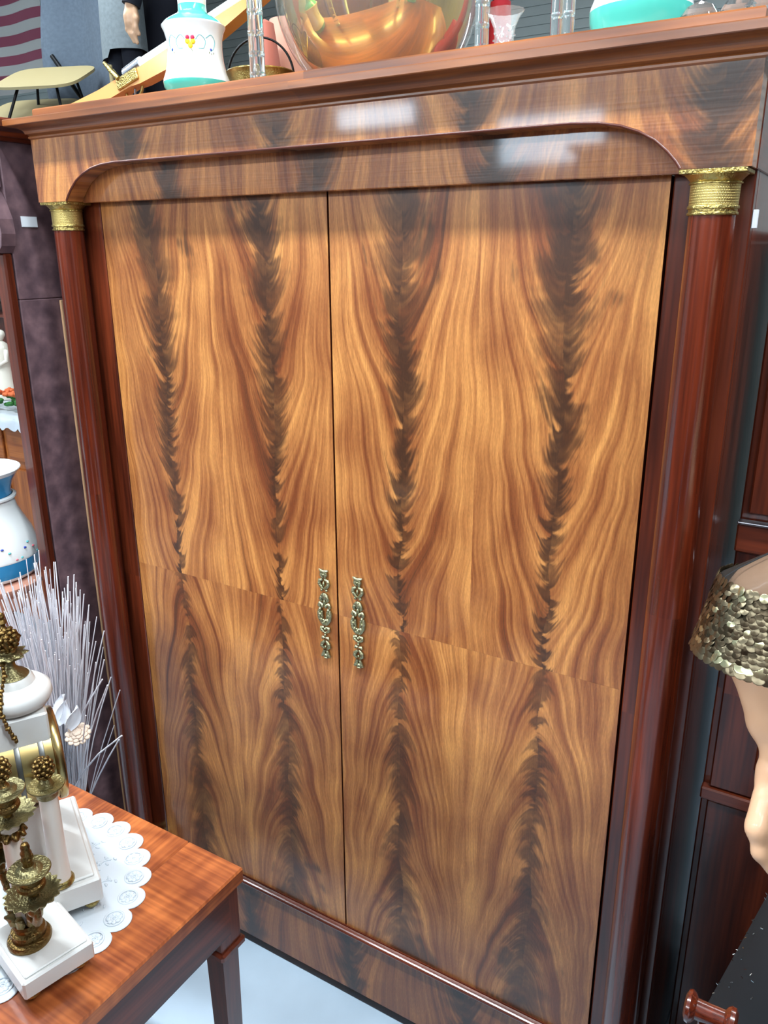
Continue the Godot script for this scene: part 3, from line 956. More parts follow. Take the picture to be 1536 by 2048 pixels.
func candelabrum() -> void:
	var t := thing("candelabrum", "white marble candelabrum with scalloped brass dishes standing before the mantel clock", "candelabrum", Vector3(-0.047, 0.7550, 0.722), -0.22)
	bun_feet(t, 0.043, 0.036, 0.0125, 0.016)
	var base := part(t, "base_slab", bx(Vector3(0, 0.031, 0), Vector3(0.126, 0.031, 0.104), 0.003), M.marble)
	part(base, "slab_top", bx(Vector3(0, 0.048, 0), Vector3(0.114, 0.004, 0.092), 0.0015), M.marble)
	var sh := Vector3(-0.004, 0, 0.012)
	part(t, "round_foot", lath([[0.0, 0.050], [0.030, 0.050], [0.031, 0.055], [0.029, 0.059], [0.024, 0.061], [0.0235, 0.064], [0.025, 0.067], [0.0235, 0.071], [0.018, 0.074], [0.0175, 0.079], [0.020, 0.082], [0.018, 0.086], [0.0, 0.086]], 36), M.old_brass, "stepped brass foot", sh)
	var lb := MB.new()
	for k in 8:
		var a := TAU * k / 8.0
		lb.tube([Vector3(0.012 * cos(a), 0.085, 0.012 * sin(a)), Vector3(0.018 * cos(a), 0.094, 0.018 * sin(a)), Vector3(0.021 * cos(a), 0.105, 0.021 * sin(a)), Vector3(0.028 * cos(a), 0.110, 0.028 * sin(a))], [0.005, 0.007, 0.006, 0.002], 6)
	part(t, "leaf_cup", lb.done(), M.green_brass, "brass acanthus cup", sh)
	part(t, "shaft", lath([[0.0, 0.086], [0.0135, 0.087], [0.0130, 0.16], [0.0122, 0.245], [0.0, 0.246]], 24), M.alabaster, "white marble shaft", sh)
	var cb := MB.new()
	for k in 9:
		var a := TAU * k / 9.0
		cb.tube([Vector3(0.011 * cos(a), 0.235, 0.011 * sin(a)), Vector3(0.017 * cos(a), 0.243, 0.017 * sin(a)), Vector3(0.020 * cos(a), 0.236, 0.020 * sin(a))], [0.005, 0.007, 0.003], 6)
	part(t, "leaf_capital", cb.done(), M.old_brass, "", sh)
	light_cup(t, sh + Vector3(0, 0.266, 0), false)
	for s in [-1.0, 1.0]:
		var e := Vector3(0.060 * s, 0.172, 0.004)
		var ab := MB.new()
		ab.tube([Vector3(0.010 * s, 0.105, 0), Vector3(0.030 * s, 0.108, 0), Vector3(0.052 * s, 0.120, 0.002), Vector3(0.062 * s, 0.140, 0.004), Vector3(0.060 * s, 0.160, 0.004)], [0.005, 0.006, 0.007, 0.006, 0.006], 8)
		ab.ball(Vector3(0.040 * s, 0.122, 0.004), Vector3(0.010, 0.009, 0.008), 8, 6)
		ab.ball(Vector3(0.058 * s, 0.148, 0.006), Vector3(0.009, 0.012, 0.009), 8, 6)
		ab.tube([Vector3(0.012 * s, 0.20, 0), Vector3(0.018 * s, 0.17, 0.004), Vector3(0.013 * s, 0.13, 0.002)], [0.003, 0.006, 0.004], 6)
		part(t, "arm", ab.done(), M.old_brass, "leafy brass arm", sh)
		light_cup(t, sh + e, true)


# ---------------------------------------------------------------- lace doily
func doily() -> void:
	var t := thing("lace_doily", "round white lace doily with scalloped flower edge under the mantel clock", "doily", Vector3(-0.205, 0.7502, 0.655))
	var n := 26
	var b := MB.new()
	var rows := []
	var seg := n * 10
	for r in [[0.0, 0.0016], [0.06, 0.0018], [0.12, 0.0019], [0.165, 0.0022], [0.192, 0.0024], [0.205, 0.0025], [0.2075, 0.0014], [0.2065, 0.0]]:
		var ring := PackedVector3Array()
		for j in seg:
			var a := TAU * j / seg
			var sc := absf(cos(a * n / 2.0))
			var rr: float = r[0] * (1.0 if r[0] < 0.17 else 1.0 + 0.085 * (pow(sc, 0.6) - 0.55))
			ring.append(Vector3(rr * cos(a), r[1] + (0.0005 * sin(a * 13.0) if r[0] > 0.1 and r[1] > 0.002 else 0.0), rr * sin(a)))
		rows.append(ring)
	rows.reverse()
	b.grid(rows)
	part(t, "ground", b.done(), M.lace)
	# raised flower medallions in the scallops
	var fl := MB.new()
	for k in 8:
		var a := TAU * k / 8.0
		fl.ball(Vector3(0.0085 * cos(a), 0.0, 0.0085 * sin(a)), Vector3(0.0042, 0.0024, 0.0042), 7, 4)
	fl.tube(circle(0.0148, 20), [0.0018], 5)
	fl.tube(circle(0.0042, 10), [0.0014], 5)
	fl.ball(Vector3.ZERO, Vector3(0.002, 0.0014, 0.002), 6, 4)
	var fm := fl.done()
	for k in n:
		var a := TAU * k / n
		part(t, "flower_medallion", fm, M.lace, "", Vector3(0.187 * cos(a), 0.0028, 0.187 * sin(a)))
	# sprigs
	var sp := MB.new()
	for k in 3:
		sp.tube([Vector3(0, 0, -0.028 + 0.01 * k), Vector3(0.006, 0, -0.012 + 0.01 * k), Vector3(-0.002 * k, 0, 0.012)], [0.0014], 5)
	for k in 6:
		var s := -1.0 if k % 2 else 1.0
		sp.ball(Vector3(0.007 * s, 0, -0.022 + 0.008 * k), Vector3(0.005, 0.0018, 0.0024), 6, 4)
	var sm := sp.done()
	for k in 18:
		var a := TAU * k / 18.0
		var o := part(t, "sprig", sm, M.lace, "", Vector3(0.138 * cos(a), 0.0026, 0.138 * sin(a)))
		o.rotation.y = -a + PI / 2 + 0.4


func circle(r: float, n: int) -> Array:
	var o := []
	for k in n + 1:
		o.append(Vector3(r * cos(TAU * k / n), 0, r * sin(TAU * k / n)))
	return o


# ---------------------------------------------------------------- dried stems in a pot behind the table
func dried_stems() -> void:
	var t := thing("dried_stems", "bunch of white dried stems with a wooden rose in a pot behind the mantel clock", "dried flowers", Vector3(-0.64, 0, 0.25))
	part(t, "pot", lath([[0.0, 0.0], [0.09, 0.0], [0.10, 0.1], [0.085, 0.3], [0.055, 0.42], [0.060, 0.47], [0.053, 0.47], [0.045, 0.42], [0.0, 0.40]], 28), M.porcelain, "tall pale floor pot")
	var r := RandomNumberGenerator.new()
	r.seed = 5
	for k in 300:
		var b := MB.new()
		var a := r.randf() * TAU
		var q := sqrt(r.randf())
		var foot := Vector3(cos(a), 0, sin(a)) * 0.035 * q + Vector3(0, 0.42, 0)
		var lean := Vector3(cos(a) * 0.12 * q + r.randf_range(-0.05, 0.05) - 0.02, 0, sin(a) * 0.05 * q + r.randf_range(-0.03, 0.03))
		var bend_k := 1.0
		var hgt := r.randf_range(0.48, 0.71) - 0.06 * q * q
		if k % 17 == 0:
			lean += Vector3(r.randf_range(0.04, 0.20), 0, 0.02)
			bend_k = 2.5
			hgt -= 0.14
		if lean.x < -0.05:
			hgt *= 0.88
		var bend := Vector3(r.randf_range(-0.03, 0.03), 0, r.randf_range(-0.02, 0.02))
		var pts := []
		for i in 6:
			var f := i / 5.0
			pts.append(foot + Vector3(0, hgt * f, 0) + lean * pow(f, 1.3) + bend * f * f * f * bend_k)
		var w := r.randf_range(0.0013, 0.0023)
		b.tube(pts, [w, w, w, w * 0.9, w * 0.9, w * 0.8], 4, true)
		part(t, "stem", b.done(), M.grass)
	# wooden rose
	var ro := MB.new()
	for ring in 4:
		var cnt := 5 + ring * 2
		for k in cnt:
			var a := TAU * k / cnt + ring * 0.5
			var rad := 0.004 + 0.0062 * ring
			var c := Vector3(rad * cos(a), 0.013 - 0.0032 * ring, rad * sin(a))
			ro.ball(c, Vector3(0.0072, 0.0034, 0.0072), 7, 4)
	ro.ball(Vector3(0, 0.002, 0), Vector3(0.018, 0.008, 0.018), 10, 6)
	var rose := part(t, "wooden_rose", ro.done(), M.sola, "beige wooden rose", at(157, 1470, 0.30) - t.position)
	rose.rotation = Vector3(0.4, 0, -0.25)
	part(rose, "rose_stalk", tub([Vector3(0, 0, 0), Vector3(0.004, -0.022, 0.004)], [0.006, 0.0055], 8), M.paper)
	for k in 3:
		var pb := MB.new()
		var rows := []
		for i in 7:
			var line := PackedVector3Array()
			var f := i / 6.0
			var wd := 0.017 * sin(PI * clampf(f * 0.85 + 0.12, 0, 1))
			for j in 7:
				var x := (j / 6.0 - 0.5) * 2.0
				line.append(Vector3(x * wd, f * 0.055, 0.010 * x * x - 0.012 * f * f))
			rows.append(line)
		pb.grid(rows, false)
		var pe := part(t, "paper_petal", pb.done(), M.paper, "white papery petal", at(122 + 6 * k, 1440 + 8 * k, 0.315) - t.position)
		pe.rotation = Vector3(-0.3 + 0.3 * k, 0.6 * k, 0.2 - 0.35 * k)


# ---------------------------------------------------------------- blue and white vase on its stand
func blue_vase() -> void:
	var at := Vector3(-0.972, 0.985, 0.15)
	var s := thing("plant_stand", "pale pinkish wooden pedestal stand under the blue and white vase", "stand", Vector3(at.x, 0, at.z))
	s.scale.y = 0.985 / 1.012
	part(s, "stand_top", lath([[0.0, 0.975], [0.115, 0.975], [0.125, 0.985], [0.128, 0.998], [0.120, 1.008], [0.0, 1.011]], 40), M.salmon)
	part(s, "skirt", lath([[0.085, 0.92], [0.105, 0.935], [0.112, 0.975]], 32), M.salmon)
	part(s, "post", lath([[0.0, 0.05], [0.03, 0.06], [0.045, 0.2], [0.025, 0.5], [0.045, 0.8], [0.04, 0.93], [0.0, 0.93]], 24), M.salmon)
	part(s, "base", lath([[0.0, 0.0], [0.15, 0.0], [0.15, 0.03], [0.08, 0.06], [0.0, 0.07]], 32), M.salmon)
	var t := thing("flower_vase", "white porcelain vase with sky-blue rim and foot, gilt leaf and garland", "vase", at)
	t.scale = Vector3(1.10, 0.88, 1.10)
	part(t, "body", lath([[0.0, 0.0], [0.096, 0.0], [0.104, 0.006], [0.106, 0.014]], 48), M.white_glaze)
	part(t, "foot_band", lath([[0.106, 0.014], [0.110, 0.03], [0.112, 0.060]], 48), M.blue_glaze)
	part(t, "belly", lath([[0.1125, 0.060], [0.1135, 0.066], [0.111, 0.09], [0.102, 0.13], [0.088, 0.165], [0.078, 0.195], [0.074, 0.222], [0.080, 0.226], [0.080, 0.231], [0.073, 0.234]], 48), M.white_glaze)
	part(t, "neck_band", lath([[0.071, 0.234], [0.071, 0.25], [0.078, 0.275], [0.090, 0.296]], 48), M.blue_glaze)
	part(t, "rim", lath([[0.090, 0.296], [0.0975, 0.308], [0.0965, 0.310], [0.086, 0.294], [0.070, 0.26], [0.066, 0.236], [0.0, 0.236]], 48), M.white_glaze)
	# gilt leaf and sprigs laid on the belly
	var ang := -0.55
	for k in 5:
		var b := MB.new()
		var a0 := ang - 0.05 * k
		var pts := []
		for i in 5:
			var f := i / 4.0
			var y := 0.125 + f * (0.03 + 0.012 * k) * (1.0 if k < 4 else -1.0)
			var rr := belly(y) + 0.001
			var a := ang + (f * (0.35 - 0.13 * k))
			pts.append(Vector3(cos(a) * rr, y, -sin(a) * rr))
		b.tube(pts, [0.002, 0.005, 0.006, 0.0045, 0.0008], 6)
		part(t, "gilt_leaf", b.done(), M.ochre_paint, "painted gold leaf")
	for k in 14:
		var b := MB.new()
		var a := -1.0 + 1.6 * k / 13.0
		var y := 0.085 + 0.02 * sin(k * 1.3)
		var rr := belly(y)
		b.ball(Vector3(cos(a) * rr, y, -sin(a) * rr), Vector3(0.004, 0.003, 0.004), 6, 4)
		part(t, "painted_flower", b.done(), [M.pink_paint, M.teal_paint, M.blue_paint, M.teal_paint][k % 4])


func belly(y: float) -> float:
	var pr := [[0.06, 0.1125], [0.09, 0.111], [0.13, 0.102], [0.165, 0.088], [0.195, 0.078], [0.222, 0.074]]
	for i in pr.size() - 1:
		if y <= pr[i + 1][0]:
			return lerpf(pr[i][1], pr[i + 1][1], (y - pr[i][0]) / (pr[i + 1][0] - pr[i][0]))
	return 0.074


# a point of the place: on the sight line through a pixel of the 1536 x 2048 photograph, at depth z
func at(px: float, py: float, z: float) -> Vector3:
	var d := Vector3(0.855639, -0.005261, -0.517546) * (px - 768.0) + Vector3(-0.157278, 0.950020, -0.269677) * (1024.0 - py) - Vector3(0.493098, 0.312145, 0.812047) * 1602.09
	var c := Vector3(0.8725, 1.765, 1.25)
	return c + d * ((z - c.z) / d.z)


# tall dark open-fronted shelf carcass left of the wardrobe
func shelf_frame() -> void:
	var t := thing("open_cabinet", "tall dark brown cabinet carcass left of the wardrobe with bare side and cornice", "cabinet")
	var xr := -0.780
	var sd := part(t, "side_panel", bx(Vector3(xr - 0.014, 0.83, -0.17), Vector3(0.026, 1.66, 0.52), 0.002), M.bare_side)
	part(sd, "price_tag", bx(Vector3(xr + 0.0005, 1.826, 0.04), Vector3(0.0015, 0.022, 0.040), 0), M.paper, "small pale blue paper tag")
	part(t, "upper_side_panel", bx(Vector3(xr - 0.014, 1.833, -0.17), Vector3(0.026, 0.3455, 0.52), 0.002), M.bare_side)
	part(t, "front_stile", bx(Vector3(xr - 0.018, 0.88, 0.104), Vector3(0.038, 1.76, 0.022), 0.004), M.mahogany)
	part(t, "batten", bx(Vector3(xr + 0.004, 0.83, -0.018), Vector3(0.006, 1.65, 0.014), 0.001), M.raw_wood, "raw pale wood batten")
	var cbl := MB.new()
	cbl.prism(PackedVector2Array([Vector2(-0.038, 1.76), Vector2(0.0, 1.76), Vector2(0.014, 1.775), Vector2(0.020, 1.80), Vector2(0.018, 1.83), Vector2(0.006, 1.86), Vector2(-0.008, 1.885), Vector2(-0.03, 1.90), Vector2(-0.038, 1.90)]), 0.092, 0.126, Transform3D(Basis.IDENTITY, Vector3(xr, 0, 0)))
	part(t, "corbel", cbl.done(), M.bare_side)
	var br := MB.new()
	br.prism(PackedVector2Array([Vector2(0.012, 2.0), Vector2(0.012, 1.895), Vector2(-0.035, 1.895), Vector2(-0.06, 1.915), Vector2(-0.12, 1.95), Vector2(-0.9, 1.96), Vector2(-0.9, 2.0)]), 0.095, 0.122, Transform3D(Basis.IDENTITY, Vector3(xr - 0.015, 0, 0)))
	part(t, "shaped_rail", br.done(), M.bare_side)
	part(t, "side_panel", bx(Vector3(-1.95, 1.0, -0.17), Vector3(0.026, 2.0, 0.52), 0.002), M.bare_side)
	part(t, "top_board", bx(Vector3(-1.375, 1.995, -0.16), Vector3(1.176, 0.02, 0.56), 0.002, 0), M.bare_side)
	part(t, "bottom_board", bx(Vector3(-1.375, 0.06, -0.17), Vector3(1.12, 0.03, 0.50), 0.002, 0), M.bare_side)
	var sec := [Vector2(0.0, 1.985), Vector2(0.006, 1.987), Vector2(0.010, 1.994), Vector2(0.013, 1.995), Vector2(0.016, 2.004), Vector2(0.024, 2.010), Vector2(0.026, 2.012), Vector2(0.026, 2.026), Vector2(0.022, 2.030), Vector2(-0.1, 2.030)]
	var b := MB.new()
	b.mould(sec, [[Vector3(-1.96, 0, 0.125), Vector3(-1, 0, 1)], [Vector3(xr - 0.003, 0, 0.125), Vector3(1, 0, 1)], [Vector3(xr - 0.003, 0, -0.43), Vector3(1, 0, 0)]])
	part(t, "cornice", b.done(), M.mahogany)


# dark cupboard against the right side of the wardrobe, with glassware on it
func side_cupboard() -> void:
	var t := thing("side_cupboard", "red-brown panelled cupboard standing against the right side of the wardrobe", "cupboard", Vector3(1.245, 0, -0.42))
	part(t, "body", bx(Vector3(0, 0.885, 0), Vector3(1.05, 1.77, 0.50), 0.003), M.mahogany)
	part(t, "top_board", bx(Vector3(0, 1.779, 0.01), Vector3(1.06, 0.02, 0.54), 0.004, 0), M.mahogany)
	for s in [-1, 1]:
		var d := part(t, "door", bx(Vector3(0.262 * s, 1.545, 0.258), Vector3(0.50, 0.41, 0.016), 0.003), M.mahogany)
		part(d, "door_panel", bx(Vector3(0.262 * s, 1.545, 0.268), Vector3(0.36, 0.29, 0.008), 0.004), M.mahogany)
		var e := part(t, "door", bx(Vector3(0.262 * s, 1.02, 0.258), Vector3(0.50, 0.44, 0.016), 0.003), M.mahogany)
		part(e, "door_panel", bx(Vector3(0.262 * s, 1.02, 0.268), Vector3(0.36, 0.32, 0.008), 0.004), M.mahogany)
		part(t, "lower_door", bx(Vector3(0.262 * s, 0.42, 0.258), Vector3(0.50, 0.70, 0.016), 0.003), M.mahogany)
	part(t, "middle_rail", bx(Vector3(0, 1.298, 0.262), Vector3(1.05, 0.05, 0.026), 0.003, 0), M.mahogany)
	part(t, "rail_strip", bx(Vector3(0, 1.325, 0.266), Vector3(1.05, 0.004, 0.022), 0.001, 0), M.steel, "thin metal strip")
	part(t, "lower_rail", bx(Vector3(0, 0.785, 0.262), Vector3(1.05, 0.026, 0.022), 0.003, 0), M.mahogany)
	for k in 4:
		var g := thing("crystal_decanter", "cut crystal decanter on the cupboard right of the wardrobe", "decanter", Vector3(0.80 + 0.16 * k, 1.79, -0.30 - 0.08 * (k % 2)), 0.0, "crystal decanters on the side cupboard")
		part(g, "flask", lath([[0.0, 0.0], [0.045, 0.0], [0.05, 0.01], [0.048, 0.10], [0.03, 0.135], [0.016, 0.16], [0.022, 0.19], [0.018, 0.19], [0.012, 0.16], [0.0, 0.15]], 10), M.glass)
		part(g, "stopper", lath([[0.0, 0.185], [0.012, 0.19], [0.022, 0.215], [0.012, 0.24], [0.0, 0.245]], 8), M.glass)


# ---------------------------------------------------------------- bodies: distance field of tapered bones, meshed as surface nets
func nets(b: MB, bones: Array, cell: float, k: float) -> void:
	var lo := Vector3.ONE * 1e9
	var hi := -lo
	for e in bones:
		var r := maxf(e[2], e[3]) + k + 2.0 * cell
		for p in [e[0], e[1]]:
			lo = lo.min(p - Vector3.ONE * r)
			hi = hi.max(p + Vector3.ONE * r)
	var nx := int((hi.x - lo.x) / cell) + 2
	var ny := int((hi.y - lo.y) / cell) + 2
	var nz := int((hi.z - lo.z) / cell) + 2
	var f := PackedFloat32Array()
	f.resize(nx * ny * nz)
	f.fill(1.0)
	var sy := nx
	var sz := nx * ny
	for e in bones:
		var pa: Vector3 = e[0]
		var ba: Vector3 = e[1] - e[0]
		var ra: float = e[2]
		var dr: float = e[3] - e[2]
		var bb := maxf(ba.length_squared(), 1e-9)
		var m := maxf(e[2], e[3]) + k + 2.0 * cell
		var l: Vector3 = (pa.min(e[1]) - Vector3.ONE * m - lo) / cell
		var u: Vector3 = (pa.max(e[1]) + Vector3.ONE * m - lo) / cell
		for z in range(maxi(0, int(l.z)), mini(nz, int(u.z) + 1)):
			for y in range(maxi(0, int(l.y)), mini(ny, int(u.y) + 1)):
				var row := z * sz + y * sy
				for x in range(maxi(0, int(l.x)), mini(nx, int(u.x) + 1)):
					var p := lo + Vector3(x, y, z) * cell - pa
					var t := clampf(p.dot(ba) / bb, 0.0, 1.0)
					var d := (p - ba * t).length() - ra - dr * t
					var o := f[row + x]
					var h := maxf(k - absf(o - d), 0.0) / k
					f[row + x] = minf(o, d) - h * h * k * 0.25
	var id := PackedInt32Array()
	id.resize(nx * ny * nz)
	id.fill(-1)
	var vs := PackedVector3Array()
	var ns := PackedVector3Array()
	var offs := [0, 1, sy, sy + 1, sz, sz + 1, sz + sy, sz + sy + 1]
	var edges := [[0, 1], [2, 3], [4, 5], [6, 7], [0, 2], [1, 3], [4, 6], [5, 7], [0, 4], [1, 5], [2, 6], [3, 7]]
	for z in nz - 1:
		for y in ny - 1:
			for x in nx - 1:
				var i := z * sz + y * sy + x
				if f[i] > 2.5 * cell or f[i] < -2.5 * cell:
					continue
				var mask := 0
				for c in 8:
					if f[i + offs[c]] < 0.0:
						mask |= 1 << c
				if mask == 0 or mask == 255:
					continue
				var s := Vector3.ZERO
				var cnt := 0
				for e in edges:
					var a: float = f[i + offs[e[0]]]
					var c: float = f[i + offs[e[1]]]
					if (a < 0.0) != (c < 0.0):
						var t := a / (a - c)
						var p0 := Vector3(e[0] & 1, (e[0] >> 1) & 1, e[0] >> 2)
						var p1 := Vector3(e[1] & 1, (e[1] >> 1) & 1, e[1] >> 2)
						s += p0.lerp(p1, t)
						cnt += 1
				id[i] = vs.size()
				vs.append(lo + (Vector3(x, y, z) + s / cnt) * cell)
				var gx := f[i + 1] + f[i + 1 + sy] + f[i + 1 + sz] + f[i + 1 + sy + sz] - f[i] - f[i + sy] - f[i + sz] - f[i + sy + sz]
				var gy := f[i + sy] + f[i + 1 + sy] + f[i + sy + sz] + f[i + 1 + sy + sz] - f[i] - f[i + 1] - f[i + sz] - f[i + 1 + sz]
				var gz := f[i + sz] + f[i + 1 + sz] + f[i + sy + sz] + f[i + 1 + sy + sz] - f[i] - f[i + 1] - f[i + sy] - f[i + 1 + sy]
				ns.append(Vector3(gx, gy, gz).normalized())
	for z in range(1, nz - 1):
		for y in range(1, ny - 1):
			for x in range(1, nx - 1):
				var i := z * sz + y * sy + x
				if absf(f[i]) > 2.5 * cell:
					continue
				for ax in 3:
					var st: int = [1, sy, sz][ax]
					if (f[i] < 0.0) == (f[i + st] < 0.0):
						continue
					var o1: int = [sy, sz, 1][ax]
					var o2: int = [sz, 1, sy][ax]
					var q := [id[i], id[i - o1], id[i - o1 - o2], id[i - o2]]
					if q.min() < 0:
						continue
					b.tri(vs[q[0]], vs[q[1]], vs[q[2]], ns[q[0]], ns[q[1]], ns[q[2]])
					b.tri(vs[q[0]], vs[q[2]], vs[q[3]], ns[q[0]], ns[q[2]], ns[q[3]])


func limb(pts: Array) -> Array:
	var o := []
	for i in pts.size() - 1:
		o.append([pts[i][0], pts[i + 1][0], pts[i][1], pts[i + 1][1]])
	return o


# ---------------------------------------------------------------- dressed shop mannequin
func mannequin() -> void:
	var t := thing("mannequin", "shop mannequin in a sequinned sleeve and long black glittering skirt, hand on hip", "mannequin")
	var c := Vector3(1.06, 0, 0.25)
	# body: torso, head, far arm; near arm and hand on a finer grid
	var b := MB.new()
	var body := []
	body += limb([[c + Vector3(0, 0.98, 0), 0.13], [c + Vector3(0, 1.10, 0), 0.10], [c + Vector3(0, 1.30, 0), 0.11], [c + Vector3(0, 1.42, 0), 0.09], [c + Vector3(0, 1.50, 0), 0.045], [c + Vector3(0, 1.56, 0.01), 0.043]])
	body += limb([[c + Vector3(-0.05, 1.42, 0), 0.065], [c + Vector3(-0.145, 1.41, -0.01), 0.050]])
	body += limb([[c + Vector3(0.05, 1.42, 0), 0.065], [c + Vector3(0.145, 1.41, -0.01), 0.050], [c + Vector3(0.21, 1.16, -0.01), 0.036], [c + Vector3(0.235, 0.93, 0.04), 0.022], [c + Vector3(0.235, 0.83, 0.06), 0.026]])
	body += limb([[c + Vector3(0, 1.66, 0.02), 0.080], [c + Vector3(0, 1.61, 0.05), 0.055]])
	body += [[c + Vector3(0, 1.63, 0.10), c + Vector3(0, 1.615, 0.112), 0.008, 0.012]]
	body += limb([[c + Vector3(-0.06, 1.41, -0.02), 0.06], [at(1655, 1165, 0.15), 0.050], [at(1566, 1222, 0.132), 0.069], [at(1548, 1270, 0.135), 0.048]])
	nets(b, body, 0.012, 0.035)
	var sh := at(1655, 1165, 0.15)
	var el := at(1524, 1330, 0.13)
	var fo := at(1545, 1445, 0.15)
	var wr := at(1557, 1502, 0.165)
	var arm := limb([[sh, 0.046], [el + Vector3(0, 0.05, -0.005), 0.043], [el, 0.041], [fo, 0.032], [wr, 0.0215], [at(1548, 1560, 0.175), 0.023]])
	# palm and fingers, knuckles towards the wardrobe, fingers bent round to the hip
	var k1 := at(1519, 1648, 0.215)
	var k2 := at(1532, 1652, 0.196)
	var k3 := at(1546, 1650, 0.178)
	var k4 := at(1560, 1640, 0.162)
	var pw := at(1550, 1545, 0.175)
	for e in [[k1, 0.0165], [k2, 0.0155], [k3, 0.0145], [k4, 0.013]]:
		arm.append([pw, e[0], 0.019, e[1]])
	var fing := []
	for e in [[k1, Vector3(0.040, -0.042, -0.004), Vector3(0.030, -0.030, -0.012), 0.0105], [k2, Vector3(0.046, -0.046, -0.004), Vector3(0.034, -0.034, -0.014), 0.0100], [k3, Vector3(0.044, -0.043, -0.004), Vector3(0.030, -0.032, -0.014), 0.0095], [k4, Vector3(0.036, -0.033, -0.004), Vector3(0.024, -0.026, -0.012), 0.0085]]:
		fing += limb([[e[0], e[3] * 1.25], [e[0] + e[1], e[3]], [e[0] + e[1] + e[2], e[3] * 0.75]])
	var th := at(1530, 1600, 0.20)
	fing += limb([[th, 0.014], [at(1512, 1660, 0.222), 0.0115], [at(1520, 1705, 0.226), 0.010], [at(1545, 1742, 0.226), 0.008]])
	nets(b, arm + fing, 0.0038, 0.009)
	part(t, "body", b.done(), M.skin, "flesh-coloured moulded body")
	# joint line round the forearm
	var sm := MB.new()
	var ax := (fo - el).normalized()
	var e1 := ax.cross(Vector3(0.2, 0, 1)).normalized()
	var e2 := ax.cross(e1)
	var rp := []
	for i in 33:
		rp.append(fo + (e1 * cos(TAU * i / 32.0) + e2 * sin(TAU * i / 32.0)) * 0.0322)
	sm.tube(rp, [0.0012], 5)
	part(t, "joint_line", sm.done(), M.seam, "dark joint line of the forearm")
	# sleeve
	var st := at(1566, 1172, 0.13)
	var sb := at(1537, 1308, 0.14)
	var sax := (sb - st).normalized()
	var s1 := sax.cross(Vector3(0, 0, 1)).normalized()
	var s2 := sax.cross(s1).normalized()
	var rows := []
	for i in 9:
		var f := i / 8.0
		var ring := PackedVector3Array()
		for j in 48:
			var a := -TAU * j / 48.0
			ring.append(st.lerp(sb, f) + (s1 * cos(a) + s2 * sin(a)) * lerpf(0.079, 0.096, f) * (1.0 + 0.03 * sin(a * 6.0) * f))
		rows.append(ring)
	var sv := MB.new()
	sv.grid(rows)
	var slv := part(t, "sleeve", sv.done(), M.black_cloth, "wide short sleeve covered in bronze sequins")
	var disc := lath([[0.0, -0.0006], [0.0062, -0.0004], [0.0066, 0.0], [0.0056, 0.0004], [0.0, 0.0010]], 12)
	var eye := Vector3(0.8725, 1.765, 1.25)
	var left_over := []
	var n_parts := 0
	var r := RandomNumberGenerator.new()
	r.seed = 3
	for i in 15:
		var f := i / 14.0
		var rad := lerpf(0.079, 0.096, f)
		var cnt := int(TAU * rad / 0.0098)
		for j in cnt:
			var a := TAU * (j + 0.5 * (i % 2)) / cnt + r.randf_range(-0.02, 0.02)
			var out := (s1 * cos(a) + s2 * sin(a))
			var p := st.lerp(sb, f) + out * (rad + 0.0028)
			var nn := (out - sax * 0.35 + Vector3(r.randf_range(-1, 1), r.randf_range(-1, 1), r.randf_range(-1, 1)) * 0.22).normalized()
			var bs := Basis(Quaternion(Vector3.UP, nn)) * Basis(Vector3.UP, r.randf() * TAU)
			var k := 1.0 if i < 13 else 1.35
			var xf := Transform3D(bs.scaled_local(Vector3(k, 1, k)), p)
			var ms: Material = M.pale_sequin if i >= 13 or i == 0 and r.randf() < 0.4 or r.randf() < 0.07 else (M.bronze_sequin if r.randf() < 0.35 else M.sequin)
			if out.dot((eye - p).normalized()) > -0.15 and p.x < 0.885 and n_parts < 300:
				var o := part(slv, "sequin", disc, ms)
				o.transform = xf
				n_parts += 1
			else:
				left_over.append(xf)
	var mm := MultiMesh.new()
	mm.transform_format = MultiMesh.TRANSFORM_3D
	mm.mesh = disc
	mm.instance_count = left_over.size()
	for i in left_over.size():
		mm.set_instance_transform(i, left_over[i])
	var mi := MultiMeshInstance3D.new()
	mi.name = "far_sequins"
	mi.multimesh = mm
	mi.material_override = M.sequin
	mi.set_meta("kind", "stuff")
	slv.add_child(mi)
	# sheer shoulder
	var tv := MB.new()
	var tr := []
	for i in 6:
		var f := i / 5.0
		var ring := PackedVector3Array()
		for j in 32:
			var a := -TAU * j / 32.0
			ring.append(at(1668, 1128, 0.145).lerp(st, f) + (s1 * cos(a) + s2 * sin(a)) * lerpf(0.072, 0.0785, f))
		tr.append(ring)
	tv.grid(tr)
	var sheer := part(t, "sheer_shoulder", tv.done(), M.tulle, "black sheer net over the shoulder")
	for k in 5:
		var a := 0.6 + k * 0.9
		part(sheer, "net_seam", tub([tr[0][int(k * 6) % 32], tr[3][int(k * 6 + 1) % 32], tr[5][int(k * 6 + 2) % 32]], [0.0012], 5), M.black_cloth)
	# bodice and skirt
	var bo := MB.new()
	var br := []
	for e in [[0.93, 0.165, 0.135], [1.0, 0.15, 0.125], [1.10, 0.125, 0.11], [1.22, 0.135, 0.12], [1.33, 0.145, 0.13], [1.40, 0.13, 0.11]]:
		var ring := PackedVector3Array()
		for j in 40:
			var a := TAU * j / 40.0
			ring.append(c + Vector3(e[1] * cos(a), e[0], e[2] * sin(a)))
		br.append(ring)
	bo.grid(br)
	part(t, "bodice", bo.done(), M.black_cloth)
	var sk := MB.new()
	var kr := []
